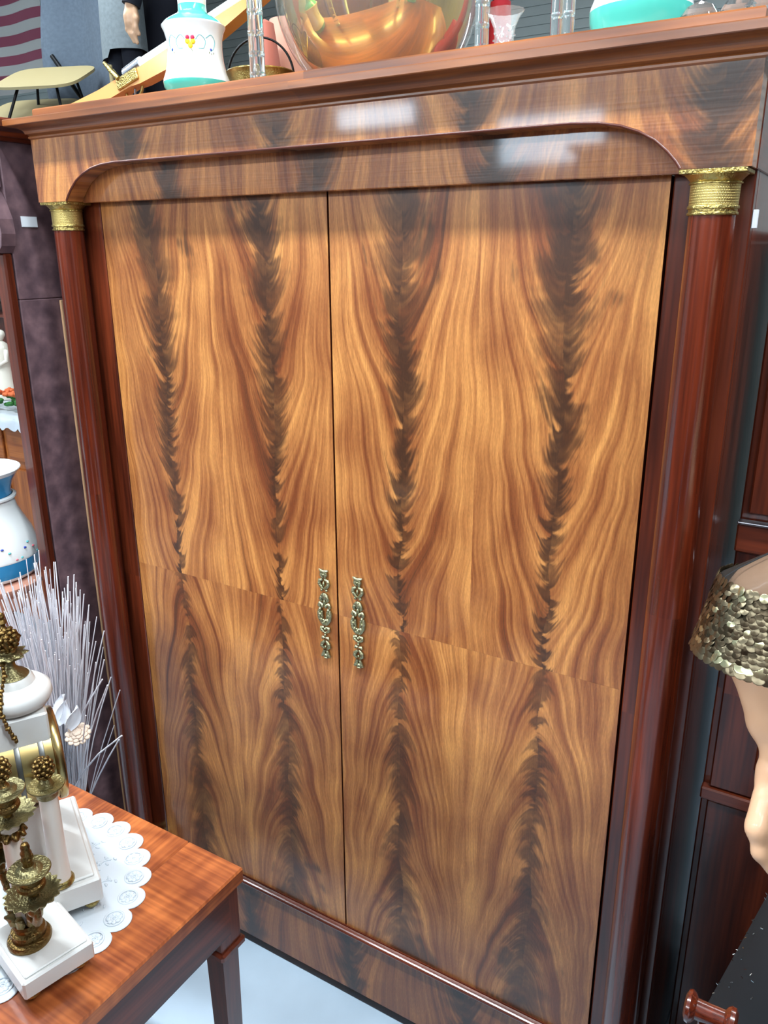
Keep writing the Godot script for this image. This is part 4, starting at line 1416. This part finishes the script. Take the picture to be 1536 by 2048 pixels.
	for i in 15:
		var f := i / 14.0
		var y := lerpf(0.04, 1.0, f)
		var ring := PackedVector3Array()
		for j in 96:
			var a := TAU * j / 96.0
			var rad := 0.192 + 0.23 * (0.95 - maxf(y, 0.25)) - (0.025 if y > 0.97 else 0.0)
			rad *= 1.0 + (0.035 * sin(a * 7.0 + 0.6) + 0.015 * sin(a * 17.0)) * (1.0 - f)
			ring.append(c + Vector3(rad * cos(a), y, 0.92 * rad * sin(a)))
		kr.append(ring)
	sk.grid(kr)
	var skirt := part(t, "skirt", sk.done(), M.black_cloth, "long flared black skirt with glitter flecks")
	var fl := MultiMesh.new()
	fl.transform_format = MultiMesh.TRANSFORM_3D
	var fm := BoxMesh.new()
	fm.size = Vector3(0.0034, 0.0008, 0.0008)
	fl.mesh = fm
	fl.instance_count = 900
	for i in 900:
		var y := r.randf_range(0.3, 0.95)
		var a := r.randf() * TAU
		var rad := 0.1935 + 0.23 * (0.95 - maxf(y, 0.25))
		rad *= 1.0 + (0.035 * sin(a * 7.0 + 0.6) + 0.015 * sin(a * 17.0)) * (1.0 - (y - 0.04) / 0.96)
		fl.set_instance_transform(i, Transform3D(Basis.from_euler(Vector3(r.randf() * 6, r.randf() * 6, r.randf() * 6)), c + Vector3(rad * cos(a), y, 0.92 * rad * sin(a))))
	var fi := MultiMeshInstance3D.new()
	fi.name = "glitter_flecks"
	fi.multimesh = fl
	fi.material_override = M.glitter
	fi.set_meta("kind", "stuff")
	skirt.add_child(fi)


# turned handle of a stand in front of the mannequin
func turned_rail() -> void:
	var p := at(1421, 2030, 0.64)
	var t := thing("turned_stand", "glossy red-brown turned wooden handle on a slim post before the black skirt", "stand", Vector3(p.x, 0, p.z))
	var b := MB.new()
	b.lathe([[0.0, -0.022], [0.009, -0.022], [0.0135, -0.020], [0.0145, -0.017], [0.0125, -0.014], [0.0092, -0.012], [0.009, 0.0], [0.0092, 0.011], [0.0125, 0.013], [0.0145, 0.016], [0.014, 0.0195], [0.0105, 0.022], [0.0, 0.022]], 28, Transform3D(Basis(Vector3(0, 1, 0), Vector3(1, 0, 0), Vector3(0, 0, -1)), Vector3(0, p.y, 0)))
	part(t, "handle", b.done(), M.column_wood)
	part(t, "post", lath([[0.0, 0.03], [0.012, 0.03], [0.014, 0.3], [0.010, 0.5], [0.010, p.y - 0.008], [0.0, p.y - 0.006]], 16), M.column_wood)
	part(t, "foot", lath([[0.0, 0.0], [0.10, 0.0], [0.10, 0.012], [0.03, 0.03], [0.0, 0.035]], 24), M.column_wood)


# ---------------------------------------------------------------- things standing on the wardrobe
func pansy_vase(called: String, label: String, pos: Vector3, k: float, turn: float, foot := 1.0) -> void:
	var t := thing(called, label, "jar", pos, turn)
	t.scale = Vector3.ONE * k
	var fb := part(t, "foot_band", lath([[0.0, 0.0], [0.066, 0.0], [0.070, 0.003], [0.071, 0.010], [0.077, 0.018], [0.0785, 0.028]], 48), M.teal_glaze)
	fb.scale.y = foot
	var made: Array[Node3D] = []
	made.append(part(t, "body", lath([[0.0785, 0.028], [0.0775, 0.034], [0.071, 0.050], [0.0655, 0.075], [0.0635, 0.100], [0.0645, 0.120], [0.0685, 0.135], [0.073, 0.144], [0.0735, 0.147], [0.0715, 0.149]], 48), M.white_glaze))
	made.append(part(t, "shoulder", lath([[0.0715, 0.149], [0.066, 0.155], [0.050, 0.165], [0.038, 0.170], [0.033, 0.176], [0.032, 0.19]], 48), M.teal_glaze))
	made.append(part(t, "neck", lath([[0.032, 0.19], [0.034, 0.22], [0.042, 0.25], [0.044, 0.26], [0.040, 0.26], [0.028, 0.20], [0.0, 0.19]], 40), M.white_glaze))
	var r0 := 0.0640
	# pansy with two crimson and three yellow petals
	var pz := Node3D.new()
	pz.name = "painted_pansy"
	t.add_child(pz, true)
	made.append(pz)
	for e in [[-0.0055, 0.112, 0.005, 0, 0.005], [0.0055, 0.112, 0.005, 0, 0.005], [-0.006, 0.104, 0.0058, 1, 0.006], [0.006, 0.104, 0.0058, 1, 0.006], [0.0, 0.096, 0.0055, 1, 0.007]]:
		var b := MB.new()
		var a: float = e[0] / r0
		b.ball(Vector3(sin(a) * r0, e[1], cos(a) * r0), Vector3(e[2], e[4], 0.0014), 10, 6)
		part(pz, "petal", b.done(), M.yellow_paint if e[3] else M.crimson_paint)
	made.append(part(t, "painted_stem", garland(r0, [[0.0, 0.09], [0.004, 0.084], [0.0, 0.078]]), M.olive_paint))
	for s in [-1.0, 1.0]:
		made.append(part(t, "painted_garland", garland(r0, [[0.012 * s, 0.108], [0.022 * s, 0.118], [0.034 * s, 0.108], [0.030 * s, 0.092], [0.018 * s, 0.09]]), M.teal_paint, "thin teal garland"))
		made.append(part(t, "painted_garland", garland(r0, [[0.036 * s, 0.112], [0.05 * s, 0.120], [0.060 * s, 0.108], [0.054 * s, 0.092], [0.046 * s, 0.086]]), M.teal_paint, "thin teal garland"))
		var bf := MB.new()
		var a: float = 0.047 * s / r0
		bf.ball(Vector3(sin(a) * r0, 0.09, cos(a) * r0), Vector3(0.003, 0.003, 0.0014), 8, 5)
		made.append(part(t, "painted_flower", bf.done(), M.blue_paint, "small blue flower"))
		for q in 3:
			var lf := MB.new()
			var a2: float = (0.042 + 0.006 * q) * s / r0
			lf.ball(Vector3(sin(a2) * r0, 0.083 - 0.002 * (q % 2), cos(a2) * r0), Vector3(0.002, 0.003, 0.0012), 6, 4)
			made.append(part(t, "painted_leaf", lf.done(), M.olive_paint))
	for o in made:
		o.position.y = 0.028 * foot - 0.028
		o.scale.y = 1.0


func garland(r0: float, pts: Array) -> ArrayMesh:
	var cv := Curve3D.new()
	for i in pts.size():
		cv.add_point(Vector3(pts[i][0], pts[i][1], 0))
	var out := []
	for i in pts.size():
		var p0: Array = pts[maxi(i - 1, 0)]
		var p1: Array = pts[i]
		var p2: Array = pts[mini(i + 1, pts.size() - 1)]
		var p3: Array = pts[mini(i + 2, pts.size() - 1)]
		for k in (5 if i < pts.size() - 1 else 1):
			var f := k / 5.0
			var x := cubic_interpolate(p1[0], p2[0], p0[0], p3[0], f)
			var y := cubic_interpolate(p1[1], p2[1], p0[1], p3[1], f)
			var a := x / r0
			out.append(Vector3(sin(a) * (r0 + 0.0004), y, cos(a) * (r0 + 0.0004)))
	return tub(out, [0.0007], 5)


func glass_rod(label: String, pos: Vector3, r: float, h: float, sides: int) -> void:
	var t := thing("crystal_column", label, "glass column", pos)
	part(t, "shaft", lath([[0.0, 0.0], [r * 1.02, 0.0], [r, 0.012], [r, h], [0.0, h]], sides, 0.2), M.glass)
	var cut := MB.new()
	for k in 9:
		var y := 0.02 + k * (h - 0.04) / 8.0
		cut.lathe([[r * 1.005, y - 0.003], [r * 1.05, y], [r * 1.005, y + 0.003]], sides, Transform3D.IDENTITY, 0.2)
	part(t, "cut_rings", cut.done(), M.glass)


func on_the_wardrobe() -> void:
	var vp := at(395, 172, -0.025)
	pansy_vase("ceramic_jar", "white ceramic jar with turquoise base and shoulder and a painted pansy garland", Vector3(vp.x, TOP, -0.025), 0.80, atan2(0.8725 - vp.x, 1.275) - 0.15)
	var v2 := at(1281, 30, -0.07)
	pansy_vase("ceramic_jar", "second white and turquoise jar, beside the small cut-glass bowls on the wardrobe", Vector3(v2.x, TOP, -0.07), 0.92, 0.3, 1.7)
	# gilt mirrored ball in a clear glass globe
	var bc := Vector3(-0.09, 2.249, -0.32)
	var t := thing("gilt_globe", "large gold mirrored glass globe in a clear outer glass on the wardrobe", "globe", Vector3(bc.x, TOP, bc.z))
	var gb := MB.new()
	gb.ball(Vector3(0, bc.y - TOP, 0), Vector3.ONE * 0.190, 72, 48)
	part(t, "gold_ball", gb.done(), M.gold_mirror, "gold mirrored ball")
	var sb := MB.new()
	sb.ball(Vector3(0, bc.y - TOP, 0), Vector3.ONE * 0.2045, 72, 48)
	part(t, "outer_glass", sb.done(), M.thin_glass, "clear outer globe")
	part(t, "glass_foot", lath([[0.0, 0.0], [0.085, 0.0], [0.09, 0.006], [0.07, 0.012], [0.0, 0.012]], 40), M.thin_glass)
	# brass bucket with bail handle
	var kp := at(522, 150, -0.22)
	var k := thing("brass_bucket", "small brass bucket with iron bail handle behind the crystal column", "bucket", Vector3(kp.x, TOP, -0.22), 0.45)
	k.scale = Vector3(0.84, 0.74, 0.84)
	part(k, "pail", lath([[0.0, 0.0], [0.066, 0.0], [0.074, 0.05], [0.080, 0.086], [0.083, 0.092], [0.085, 0.096], [0.083, 0.099], [0.079, 0.097], [0.070, 0.03], [0.0, 0.02]], 40), M.brass)
	var hp := []
	for i in 25:
		var a := PI * i / 24.0
		hp.append(Vector3(cos(a) * 0.083, 0.085 + sin(a) * 0.10, 0))
	part(k, "handle", tub(hp, [0.003], 7), M.dark_metal, "dark iron handle")
	for s in [-1, 1]:
		part(k, "handle_ear", bx(Vector3(0.082 * s, 0.085, 0), Vector3(0.006, 0.024, 0.014), 0.002), M.old_brass)
	# glass columns and small glass
	var g0 := at(515.5, 150, -0.01)
	glass_rod("tall clear crystal column standing before the brass bucket", Vector3(g0.x, TOP, -0.01), 0.0138, 0.30, 8)
	var g1 := at(963, 88, -0.04)
	glass_rod("clear crystal column between the gold globe and fluted glass", Vector3(g1.x, TOP, -0.04), 0.0118, 0.28, 8)
	var g2 := at(1112, 64, -0.05)
	var g3 := at(1136, 62, -0.05)
	glass_rod("clear crystal column of a close pair nearer the fluted glass", Vector3(g2.x, TOP, -0.05), 0.0095, 0.28, 6)
	glass_rod("clear crystal column of a close pair nearer the turquoise-footed jar", Vector3(g3.x, TOP, -0.05), 0.0095, 0.28, 6)
	var fp := at(1008, 84, -0.02)
	var fg := thing("fluted_glass", "small clear fluted glass with crimped flaring rim on the wardrobe", "glass", Vector3(fp.x, TOP, -0.02))
	part(fg, "bowl", lath([[0.0, 0.0], [0.0165, 0.0], [0.0155, 0.010], [0.0145, 0.025], [0.0165, 0.038], [0.022, 0.050], [0.0275, 0.0585, 0.03, 16], [0.0285, 0.060, 0.04, 16], [0.0265, 0.0595, 0.03, 16], [0.020, 0.049], [0.0145, 0.037], [0.0125, 0.025], [0.0, 0.015]], 64), M.thin_glass)
	var dots := MB.new()
	for i in 22:
		var a := i * 2.4
		var y := 0.008 + 0.0014 * i
		dots.ball(Vector3(cos(a) * 0.0158, y, sin(a) * 0.0158), Vector3(0.0016, 0.0016, 0.0016), 6, 4)
	part(fg, "cut_dots", dots.done(), M.glass)
	for e in [[1402, 12, -0.05, 0.030], [1478, 6, -0.05, 0.028], [1530, 0, -0.05, 0.030]]:
		var p := at(e[0], e[1], e[2])
		var bw := thing("cut_glass_bowl", "small domed cut-glass dish on the wardrobe beside the turquoise-footed jar", "dish", Vector3(p.x, TOP, e[2]), 0.0, "small cut-glass dishes")
		part(bw, "dome", lath([[0.0, 0.0], [e[3], 0.0], [e[3] * 1.02, 0.006], [e[3] * 0.9, 0.022], [e[3] * 0.6, 0.034], [e[3] * 0.2, 0.040], [0.0, 0.041]], 12, 0.15), M.glass)
	# red velvet stand behind the globe, with a red ball and a dark rod
	var rv := single("velvet_box", bx(Vector3(0, 0.05, 0), Vector3(0.50, 0.10, 0.10), 0.01), M.red_velvet, "crimson velvet box behind the gold globe", "box", Vector3(-0.02, TOP, -0.545))
	var rp := at(1001, 18, -0.45)
	var rt := thing("ruby_finial", "ruby red glass ball on a dark rod behind the fluted glass", "ornament", Vector3(rp.x, TOP, -0.45))
	part(rt, "rod", tub([Vector3(-0.012, 0, 0), Vector3(-0.012, rp.y - TOP + 0.12, 0)], [0.006], 8), M.dark_metal)
	part(rt, "ball", lath([[0.0, 0.0], [0.05, 0.0], [0.05, 0.02], [0.03, 0.05], [0.022, rp.y - TOP - 0.02], [0.020, rp.y - TOP + 0.012], [0.0, rp.y - TOP + 0.02]], 20), M.red_velvet)
	# salmon pink shades
	var sp := at(572, 100, -0.50)
	var s1 := thing("lamp_shade", "tall salmon pink paper shade behind the brass bucket", "shade", Vector3(sp.x + 0.01, TOP, -0.50))
	part(s1, "cone", lath([[0.075, 0.0], [0.045, 0.24], [0.043, 0.24], [0.073, 0.0]], 32), M.salmon)
	part(s1, "trim_ring", lath([[0.074, 0.0], [0.077, 0.002], [0.076, 0.008], [0.074, 0.009]], 32), M.ochre_paint)
	var s2 := single("terracotta_cone", lath([[0.0, 0.0], [0.05, 0.0], [0.048, 0.01], [0.020, 0.21], [0.0, 0.22]], 28), M.terracotta, "slim terracotta cone standing beside the salmon shade", "ornament", at(532, 100, -0.39) * Vector3(1, 0, 1) + Vector3(0, TOP, 0))
	musket()


# long gun leaning across behind the jar
func musket() -> void:
	var z := -0.14
	var a := at(196, 204, z)
	var e := at(530, -6, z)
	var ax := (e - a).normalized()
	var t := thing("musket", "antique musket with honey-coloured stock and pale barrel propped behind the pansy jar", "gun", a)
	t.basis = Basis(ax, Vector3(0, 0, 1).cross(ax).normalized(), Vector3(0, 0, 1))
	var L := a.distance_to(e)
	var s := L / 395.0
	var st := MB.new()
	var out := [Vector2(-60, -14), Vector2(-60, 16), Vector2(20, 10), Vector2(95, 9), Vector2(130, 6), Vector2(395, 8), Vector2(395, -2), Vector2(290, -16), Vector2(180, -20), Vector2(120, -17), Vector2(95, -13), Vector2(40, -12)]
	var poly := PackedVector2Array()
	for p in out:
		poly.append(p * s)
	st.prism(poly, -0.016, 0.016)
	part(t, "stock", st.done(), M.gun_wood)
	part(t, "barrel", tub([Vector3(100 * s, 13 * s, 0), Vector3(430 * s, 17 * s, 0)], [0.0125, 0.010], 14), M.white_glaze, "pale polished barrel")
	part(t, "lock_plate", bx(Vector3(95 * s, -1 * s, 0.018), Vector3(52 * s, 18 * s, 0.006), 0.002), M.brass)
	part(t, "breech", tub([Vector3(85 * s, 12 * s, 0), Vector3(125 * s, 14 * s, 0)], [0.015, 0.015], 14), M.steel)
	part(t, "hammer", tub([Vector3(78 * s, 6 * s, 0.02), Vector3(68 * s, 22 * s, 0.022), Vector3(56 * s, 40 * s, 0.02)], [0.006, 0.006, 0.004], 8), M.brass)
	var g := []
	for i in 13:
		var q := PI + PI * i / 12.0
		g.append(Vector3((92 + 20 * cos(q)) * s, (-14 + 14 * sin(q)) * s, 0))
	part(t, "trigger_guard", tub(g, [0.0035], 7), M.brass)
	part(t, "trigger", tub([Vector3(94 * s, -14 * s, 0), Vector3(90 * s, -24 * s, 0)], [0.003, 0.002], 6), M.steel)


# ---------------------------------------------------------------- far row behind the wardrobe, on a tall cupboard
func far_things() -> void:
	var z := -2.2
	var cu := thing("tall_cupboard", "plain tall brown storage cupboard far behind the wardrobe", "cupboard", Vector3(-3.35, 0, -2.35))
	part(cu, "body", bx(Vector3(0, 1.2, 0), Vector3(2.7, 2.4, 0.8), 0.004), M.mahogany)
	part(cu, "top_board", bx(Vector3(0, 2.42, 0), Vector3(2.76, 0.04, 0.86), 0.006, 0), M.mahogany)
	var top := 2.44
	# striped cloth: strips sewn side by side, hung over a rail
	var cl := thing("striped_blanket", "burgundy and grey striped blanket hanging over a rail far behind the wardrobe", "blanket", Vector3.ZERO)
	var x0 := at(-60, 60, -2.45).x
	var x1 := at(98, 60, -2.45).x
	var y := at(50, 185, -2.45).y
	var hh := (at(50, 65, -2.45).y - at(50, 147, -2.45).y) / 4.0
	for k in 12:
		var b := MB.new()
		var rows := []
		for i in 3:
			var line := PackedVector3Array()
			for j in 25:
				var f := j / 24.0
				line.append(Vector3(lerpf(x0, x1 + 0.012 * (5.0 - k), f), y + hh * (k + i / 2.0), -2.45 + 0.015 * sin(f * 9.0) + 0.008 * sin(k + i * 0.5)))
			rows.append(line)
		b.grid(rows, false)
		part(cl, "stripe", b.done(), M.burgundy_cloth if k % 2 == 1 else M.stripe_grey)
	part(cl, "rail", tub([Vector3(x0, y + hh * 12, -2.45), Vector3(x1 + 0.1, y + hh * 12, -2.45)], [0.015], 10), M.dark_metal)
	part(cl, "rail_post", tub([Vector3(x1 + 0.05, top, -2.45), Vector3(x1 + 0.05, y + hh * 12, -2.45)], [0.013], 10), M.dark_metal)
	# two plywood-seated stools stacked with wire legs
	for k in 2:
		var p := at(92 - 28 * k, 158 + 66 * k, -2.05)
		var s := thing("plywood_stool", ["pale plywood stool seat on wire legs, upper one in front of the striped blanket", "pale plywood stool seat without legs lying under the other stool"][k], "stool", Vector3(p.x, top, -2.05), 0.35)
		var sb := MB.new()
		var poly := PackedVector2Array()
		for i in 32:
			var a := TAU * i / 32.0
			poly.append(Vector2(signf(cos(a)) * pow(absf(cos(a)), 0.45) * 0.25, signf(sin(a)) * pow(absf(sin(a)), 0.45) * 0.19))
		var hgt := maxf(p.y - top, 0.02)
		sb.prism(poly, 0, 0.014, Transform3D(Basis(Vector3(1, 0, 0), Vector3(0, 0.42, -0.9075), Vector3(0, 0.9075, 0.42)), Vector3(0, hgt, 0)))
		part(s, "seat", sb.done(), M.plywood)
		for sx in ([-1, 1] if k == 0 else []):
			for sz in [-1, 1]:
				part(s, "leg", tub([Vector3(0.12 * sx, maxf(hgt - 0.045 * sz - 0.02, 0.01), 0.1 * sz), Vector3(0.17 * sx, 0.0, 0.15 * sz)], [0.008], 8), M.dark_metal)
	# grey draped cover
	var gx0 := at(96, 100, -2.3).x
	var gx1 := at(216, 100, -2.3).x
	var gd := MB.new()
	var rows := []
	for i in 14:
		var line := PackedVector3Array()
		var f := i / 13.0
		for j in 30:
			var q := j / 29.0
			line.append(Vector3(lerpf(gx0 - 0.02, gx1, q), top + f * 1.05, -2.32 + 0.05 * sin(q * 8.0 + f * 2.0) * (1.1 - f) + 0.03 * sin(f * 5.0 + q * 3.0)))
		rows.append(line)
	gd.grid(rows, false)
	single("dust_sheet", gd.done(), M.grey_cloth, "large blue-grey dust sheet hanging between the striped blanket and the coat", "sheet")
	single("iron_strut", tub([at(104, 112, -2.24), at(180, 220, -2.24)], [0.013], 8), M.dark_metal, "black iron strut leaning before the blue-grey dust sheet", "strut")
	# small dressed figure: pale grey coat, dark trousers, hand hanging
	display_figure(top)


func display_figure(top: float) -> void:
	var z := -2.1
	var hem := at(245, 112, z)
	var k := 0.62
	var t := thing("display_figure", "small display mannequin in a grey coat and dark trousers with one hand showing", "mannequin", Vector3.ZERO)
	var cx := hem.x
	var b := MB.new()
	# coat as a flattened flaring tube with an open, stepped hem
	var rows := []
	for i in 9:
		var f := i / 8.0
		var ring := PackedVector3Array()
		for j in 36:
			var a := TAU * j / 36.0
			var y := hem.y + f * 0.62
			if i == 0:
				y += 0.018 * (1.0 if cos(a) > 0.0 else -1.0)
			ring.append(Vector3(cx + cos(a) * lerpf(0.135, 0.115, f) * (1.0 + 0.04 * sin(5.0 * a)), y, z - 0.02 + sin(a) * lerpf(0.10, 0.09, f)))
		rows.append(ring)
	b.grid(rows)
	part(t, "coat", b.done(), M.pale_cloth, "pale grey coat")
	var lb := MB.new()
	for s in [-1, 1]:
		lb.tube([Vector3(cx + 0.05 * s, hem.y + 0.15, z - 0.02), Vector3(cx + 0.055 * s, (hem.y + top) / 2, z - 0.02), Vector3(cx + 0.06 * s, top + 0.01, z - 0.02)], [0.06, 0.05, 0.04], 14)
	part(t, "trousers", lb.done(), M.navy_cloth, "dark trousers")
	var hd := at(263, 20, z + 0.14)
	part(t, "sleeve", tub([hd + Vector3(0.02, 0.34, -0.06), hd + Vector3(0.03, 0.16, -0.03), hd + Vector3(0.0, 0.02, 0.0)], [0.06, 0.055, 0.045], 14), M.navy_cloth, "dark blue sleeve")
	var hb := MB.new()
	var bones := limb([[hd + Vector3(0, 0.03, 0), 0.028], [hd + Vector3(0.0, -0.03, 0.005), 0.036], [hd + Vector3(0.0, -0.055, 0.008), 0.034]])
	var f0 := hd + Vector3(0, -0.06, 0.008)
	for e in [[-0.026, 0.045, 0.0115], [-0.009, 0.078, 0.012], [0.010, 0.085, 0.012], [0.026, 0.05, 0.011]]:
		bones += limb([[f0 + Vector3(e[0], 0.01, 0), e[2] * 1.1], [f0 + Vector3(e[0] * 1.05 + 0.006, -e[1] * 0.55, 0.006), e[2]], [f0 + Vector3(e[0] * 1.1 + 0.014, -e[1], -0.004), e[2] * 0.8]])
	bones += limb([[hd + Vector3(0.026, -0.005, 0.01), 0.014], [hd + Vector3(0.042, -0.045, 0.016), 0.011], [hd + Vector3(0.038, -0.075, 0.018), 0.009]])
	nets(hb, bones, 0.006, 0.012)
	part(t, "hand", hb.done(), M.skin, "pale hand with fingers hanging down")
	part(t, "torso", lath([[0.11, hem.y + 0.6], [0.10, hem.y + 0.85], [0.05, hem.y + 0.95], [0.0, hem.y + 0.96]], 24), M.pale_cloth, "", Vector3(cx, 0, z - 0.02))
	# two slim crossed sticks leaning in front
	var st := thing("wooden_sticks", "two slim pale wooden sticks crossing behind the musket lock", "sticks", Vector3.ZERO)
	part(st, "stick", tub([at(220, 130, -1.9), at(232, 225, -1.9)], [0.010], 8), M.plywood)
	part(st, "stick", tub([at(225, 141, -1.88), at(262, 190, -1.88)], [0.010], 8), M.plywood)
	# dark figure of a coat stand behind the jar
	var ds := single("dark_coat", tub([at(322, 190, -2.4), at(318, 90, -2.4), at(330, 10, -2.4), at(350, -80, -2.4)], [0.17, 0.17, 0.14, 0.16], 20), M.navy_cloth, "dark navy coat hanging behind the pansy jar", "coat")


# ---------------------------------------------------------------- dresser with ornaments, seen past the open cabinet
func dresser() -> void:
	var zt := -0.95
	var y := at(20, 836, zt).y
	var t := thing("oak_dresser", "honey-coloured oak dresser with moulded top seen past the dark open cabinet", "dresser", Vector3(-2.55, 0, -1.25))
	part(t, "top_board", bx(Vector3(0, y - 0.018, 0), Vector3(1.56, 0.036, 0.62), 0.008, 0), M.oak)
	part(t, "body", bx(Vector3(0, (y - 0.036) / 2, 0), Vector3(1.48, y - 0.04, 0.54), 0.003), M.oak)
	for k in 2:
		var d := part(t, "drawer", bx(Vector3(-0.37 + 0.74 * k, y - 0.13, 0.276), Vector3(0.70, 0.16, 0.016), 0.004, 0), M.oak)
		part(d, "knob", lath([[0.0, 0.0], [0.02, 0.01], [0.0, 0.02]], 12), M.old_brass, "", Vector3(-0.37 + 0.74 * k, y - 0.13, 0.285))
		part(t, "door", bx(Vector3(-0.37 + 0.74 * k, (y - 0.24) / 2 + 0.03, 0.276), Vector3(0.70, y - 0.32, 0.016), 0.004), M.oak)
	# lace runner
	var lb := MB.new()
	var rows := []
	for e in [[0.0, 0.0], [0.25, 0.002], [0.315, 0.003], [0.322, -0.01], [0.326, -0.02], [0.328, -0.035]]:
		var line := PackedVector3Array()
		for j in 120:
			var f := j / 119.0
			var dip: float = 0.02 * absf(sin(f * 60.0)) if e[1] < -0.03 else 0.0
			line.append(Vector3(lerpf(-0.7, 0.7, f), e[1] - dip, e[0] + 0.006 * sin(f * 70.0) * (1.0 if e[1] < 0.0 else 0.0)))
		rows.append(line)
	lb.grid(rows, false)
	single("lace_runner", lb.done(), M.lace, "white lace runner hanging over the oak dresser edge", "runner", Vector3(-2.55, y + 0.001, -1.25))
	# ornaments on it
	var spots := [[14, 800, 0.0], [38, 790, 0.1]]
	for k in 3:
		var p := at([8, 42, -28][k], 800, -1.06)
		var f := thing("flower_posy", ["posy of orange silk flowers and leaves beside the porcelain figurine", "small posy of orange blooms at the end of the lace runner", "leafy orange posy at the edge of the dresser"][k], "flowers", Vector3(p.x, y + 0.004, -1.06))
		var lf := MB.new()
		for i in 9:
			var a := i * 2.4
			lf.ball(Vector3(cos(a) * 0.05, 0.03 + 0.008 * (i % 4), sin(a) * 0.05), Vector3(0.022, 0.010, 0.014), 7, 5)
		part(f, "leaves", lf.done(), M.leaf)
		for i in 4:
			var bl := MB.new()
			for q in 6:
				var a := TAU * q / 6.0
				bl.ball(Vector3(cos(a) * 0.013, 0, sin(a) * 0.013), Vector3(0.012, 0.010, 0.012), 7, 5)
			bl.ball(Vector3(0, 0.008, 0), Vector3(0.010, 0.008, 0.010), 7, 5)
			part(f, "bloom", bl.done(), M.flower_orange, "", Vector3(cos(i * 1.7) * 0.035, 0.075 + 0.012 * (i % 2), sin(i * 1.7) * 0.03))
	for k in 3:
		var p := at([16, -30, 52][k], 790, [-1.25, -1.25, -1.4][k])
		var f := thing("figurine", ["silvery porcelain figurine standing on the lace runner", "taller pale figurine at the back of the dresser", "small pewter figurine half behind the dark cabinet stile"][k], "figurine", Vector3(p.x, y + 0.004, p.z))
		var h: float = [0.34, 0.42, 0.3][k]
		part(f, "robe", lath([[0.0, 0.0], [0.055, 0.0], [0.06, 0.01], [0.045, h * 0.3], [0.032, h * 0.55], [0.042, h * 0.72], [0.03, h * 0.82], [0.012, h * 0.86], [0.0, h * 0.87]], 20), [M.porcelain, M.pewter, M.pewter][k])
		var hb := MB.new()
		hb.ball(Vector3(0, h * 0.93, 0), Vector3(0.022, 0.028, 0.024), 14, 10)
		hb.ball(Vector3(0, h * 0.95, -0.006), Vector3(0.025, 0.024, 0.024), 12, 8)
		part(f, "head", hb.done(), M.porcelain)
		for s in [-1, 1]:
			part(f, "arm", tub([Vector3(0.04 * s, h * 0.72, 0), Vector3(0.06 * s, h * 0.58, 0.02), Vector3(0.02 * s, h * 0.5, 0.05)], [0.014, 0.012, 0.008], 8), M.porcelain)
	# dark shelf of bric-a-brac behind
	var sh := thing("plate_rack", "wooden wall rack with pewter plates above the oak dresser", "rack", Vector3(-2.9, 0, -1.72))
	part(sh, "back_board", bx(Vector3(0, 1.3, 0), Vector3(1.6, 2.2, 0.03), 0.003), M.mahogany)
	for i in 3:
		part(sh, "shelf", bx(Vector3(0, 1.42 + 0.32 * i, 0.08), Vector3(1.6, 0.02, 0.14), 0.003, 0), M.mahogany)
		for j in 5:
			var pl := thing("pewter_plate", "pewter plate leaning on the wooden wall rack behind the dresser", "plate", Vector3(-3.5 + 0.3 * j, 1.432 + 0.32 * i, -1.66), 0.0, "plates on the wall rack")
			var pb := MB.new()
			pb.lathe([[0.0, 0.0], [0.06, 0.0], [0.085, 0.012], [0.105, 0.016], [0.104, 0.02], [0.08, 0.016], [0.0, 0.006]], 28, Transform3D(Basis.from_euler(Vector3(1.35, 0, 0)), Vector3(0, 0.105, 0)))
			part(pl, "disc", pb.done(), [M.pewter, M.porcelain, M.old_brass][(i + j) % 3])
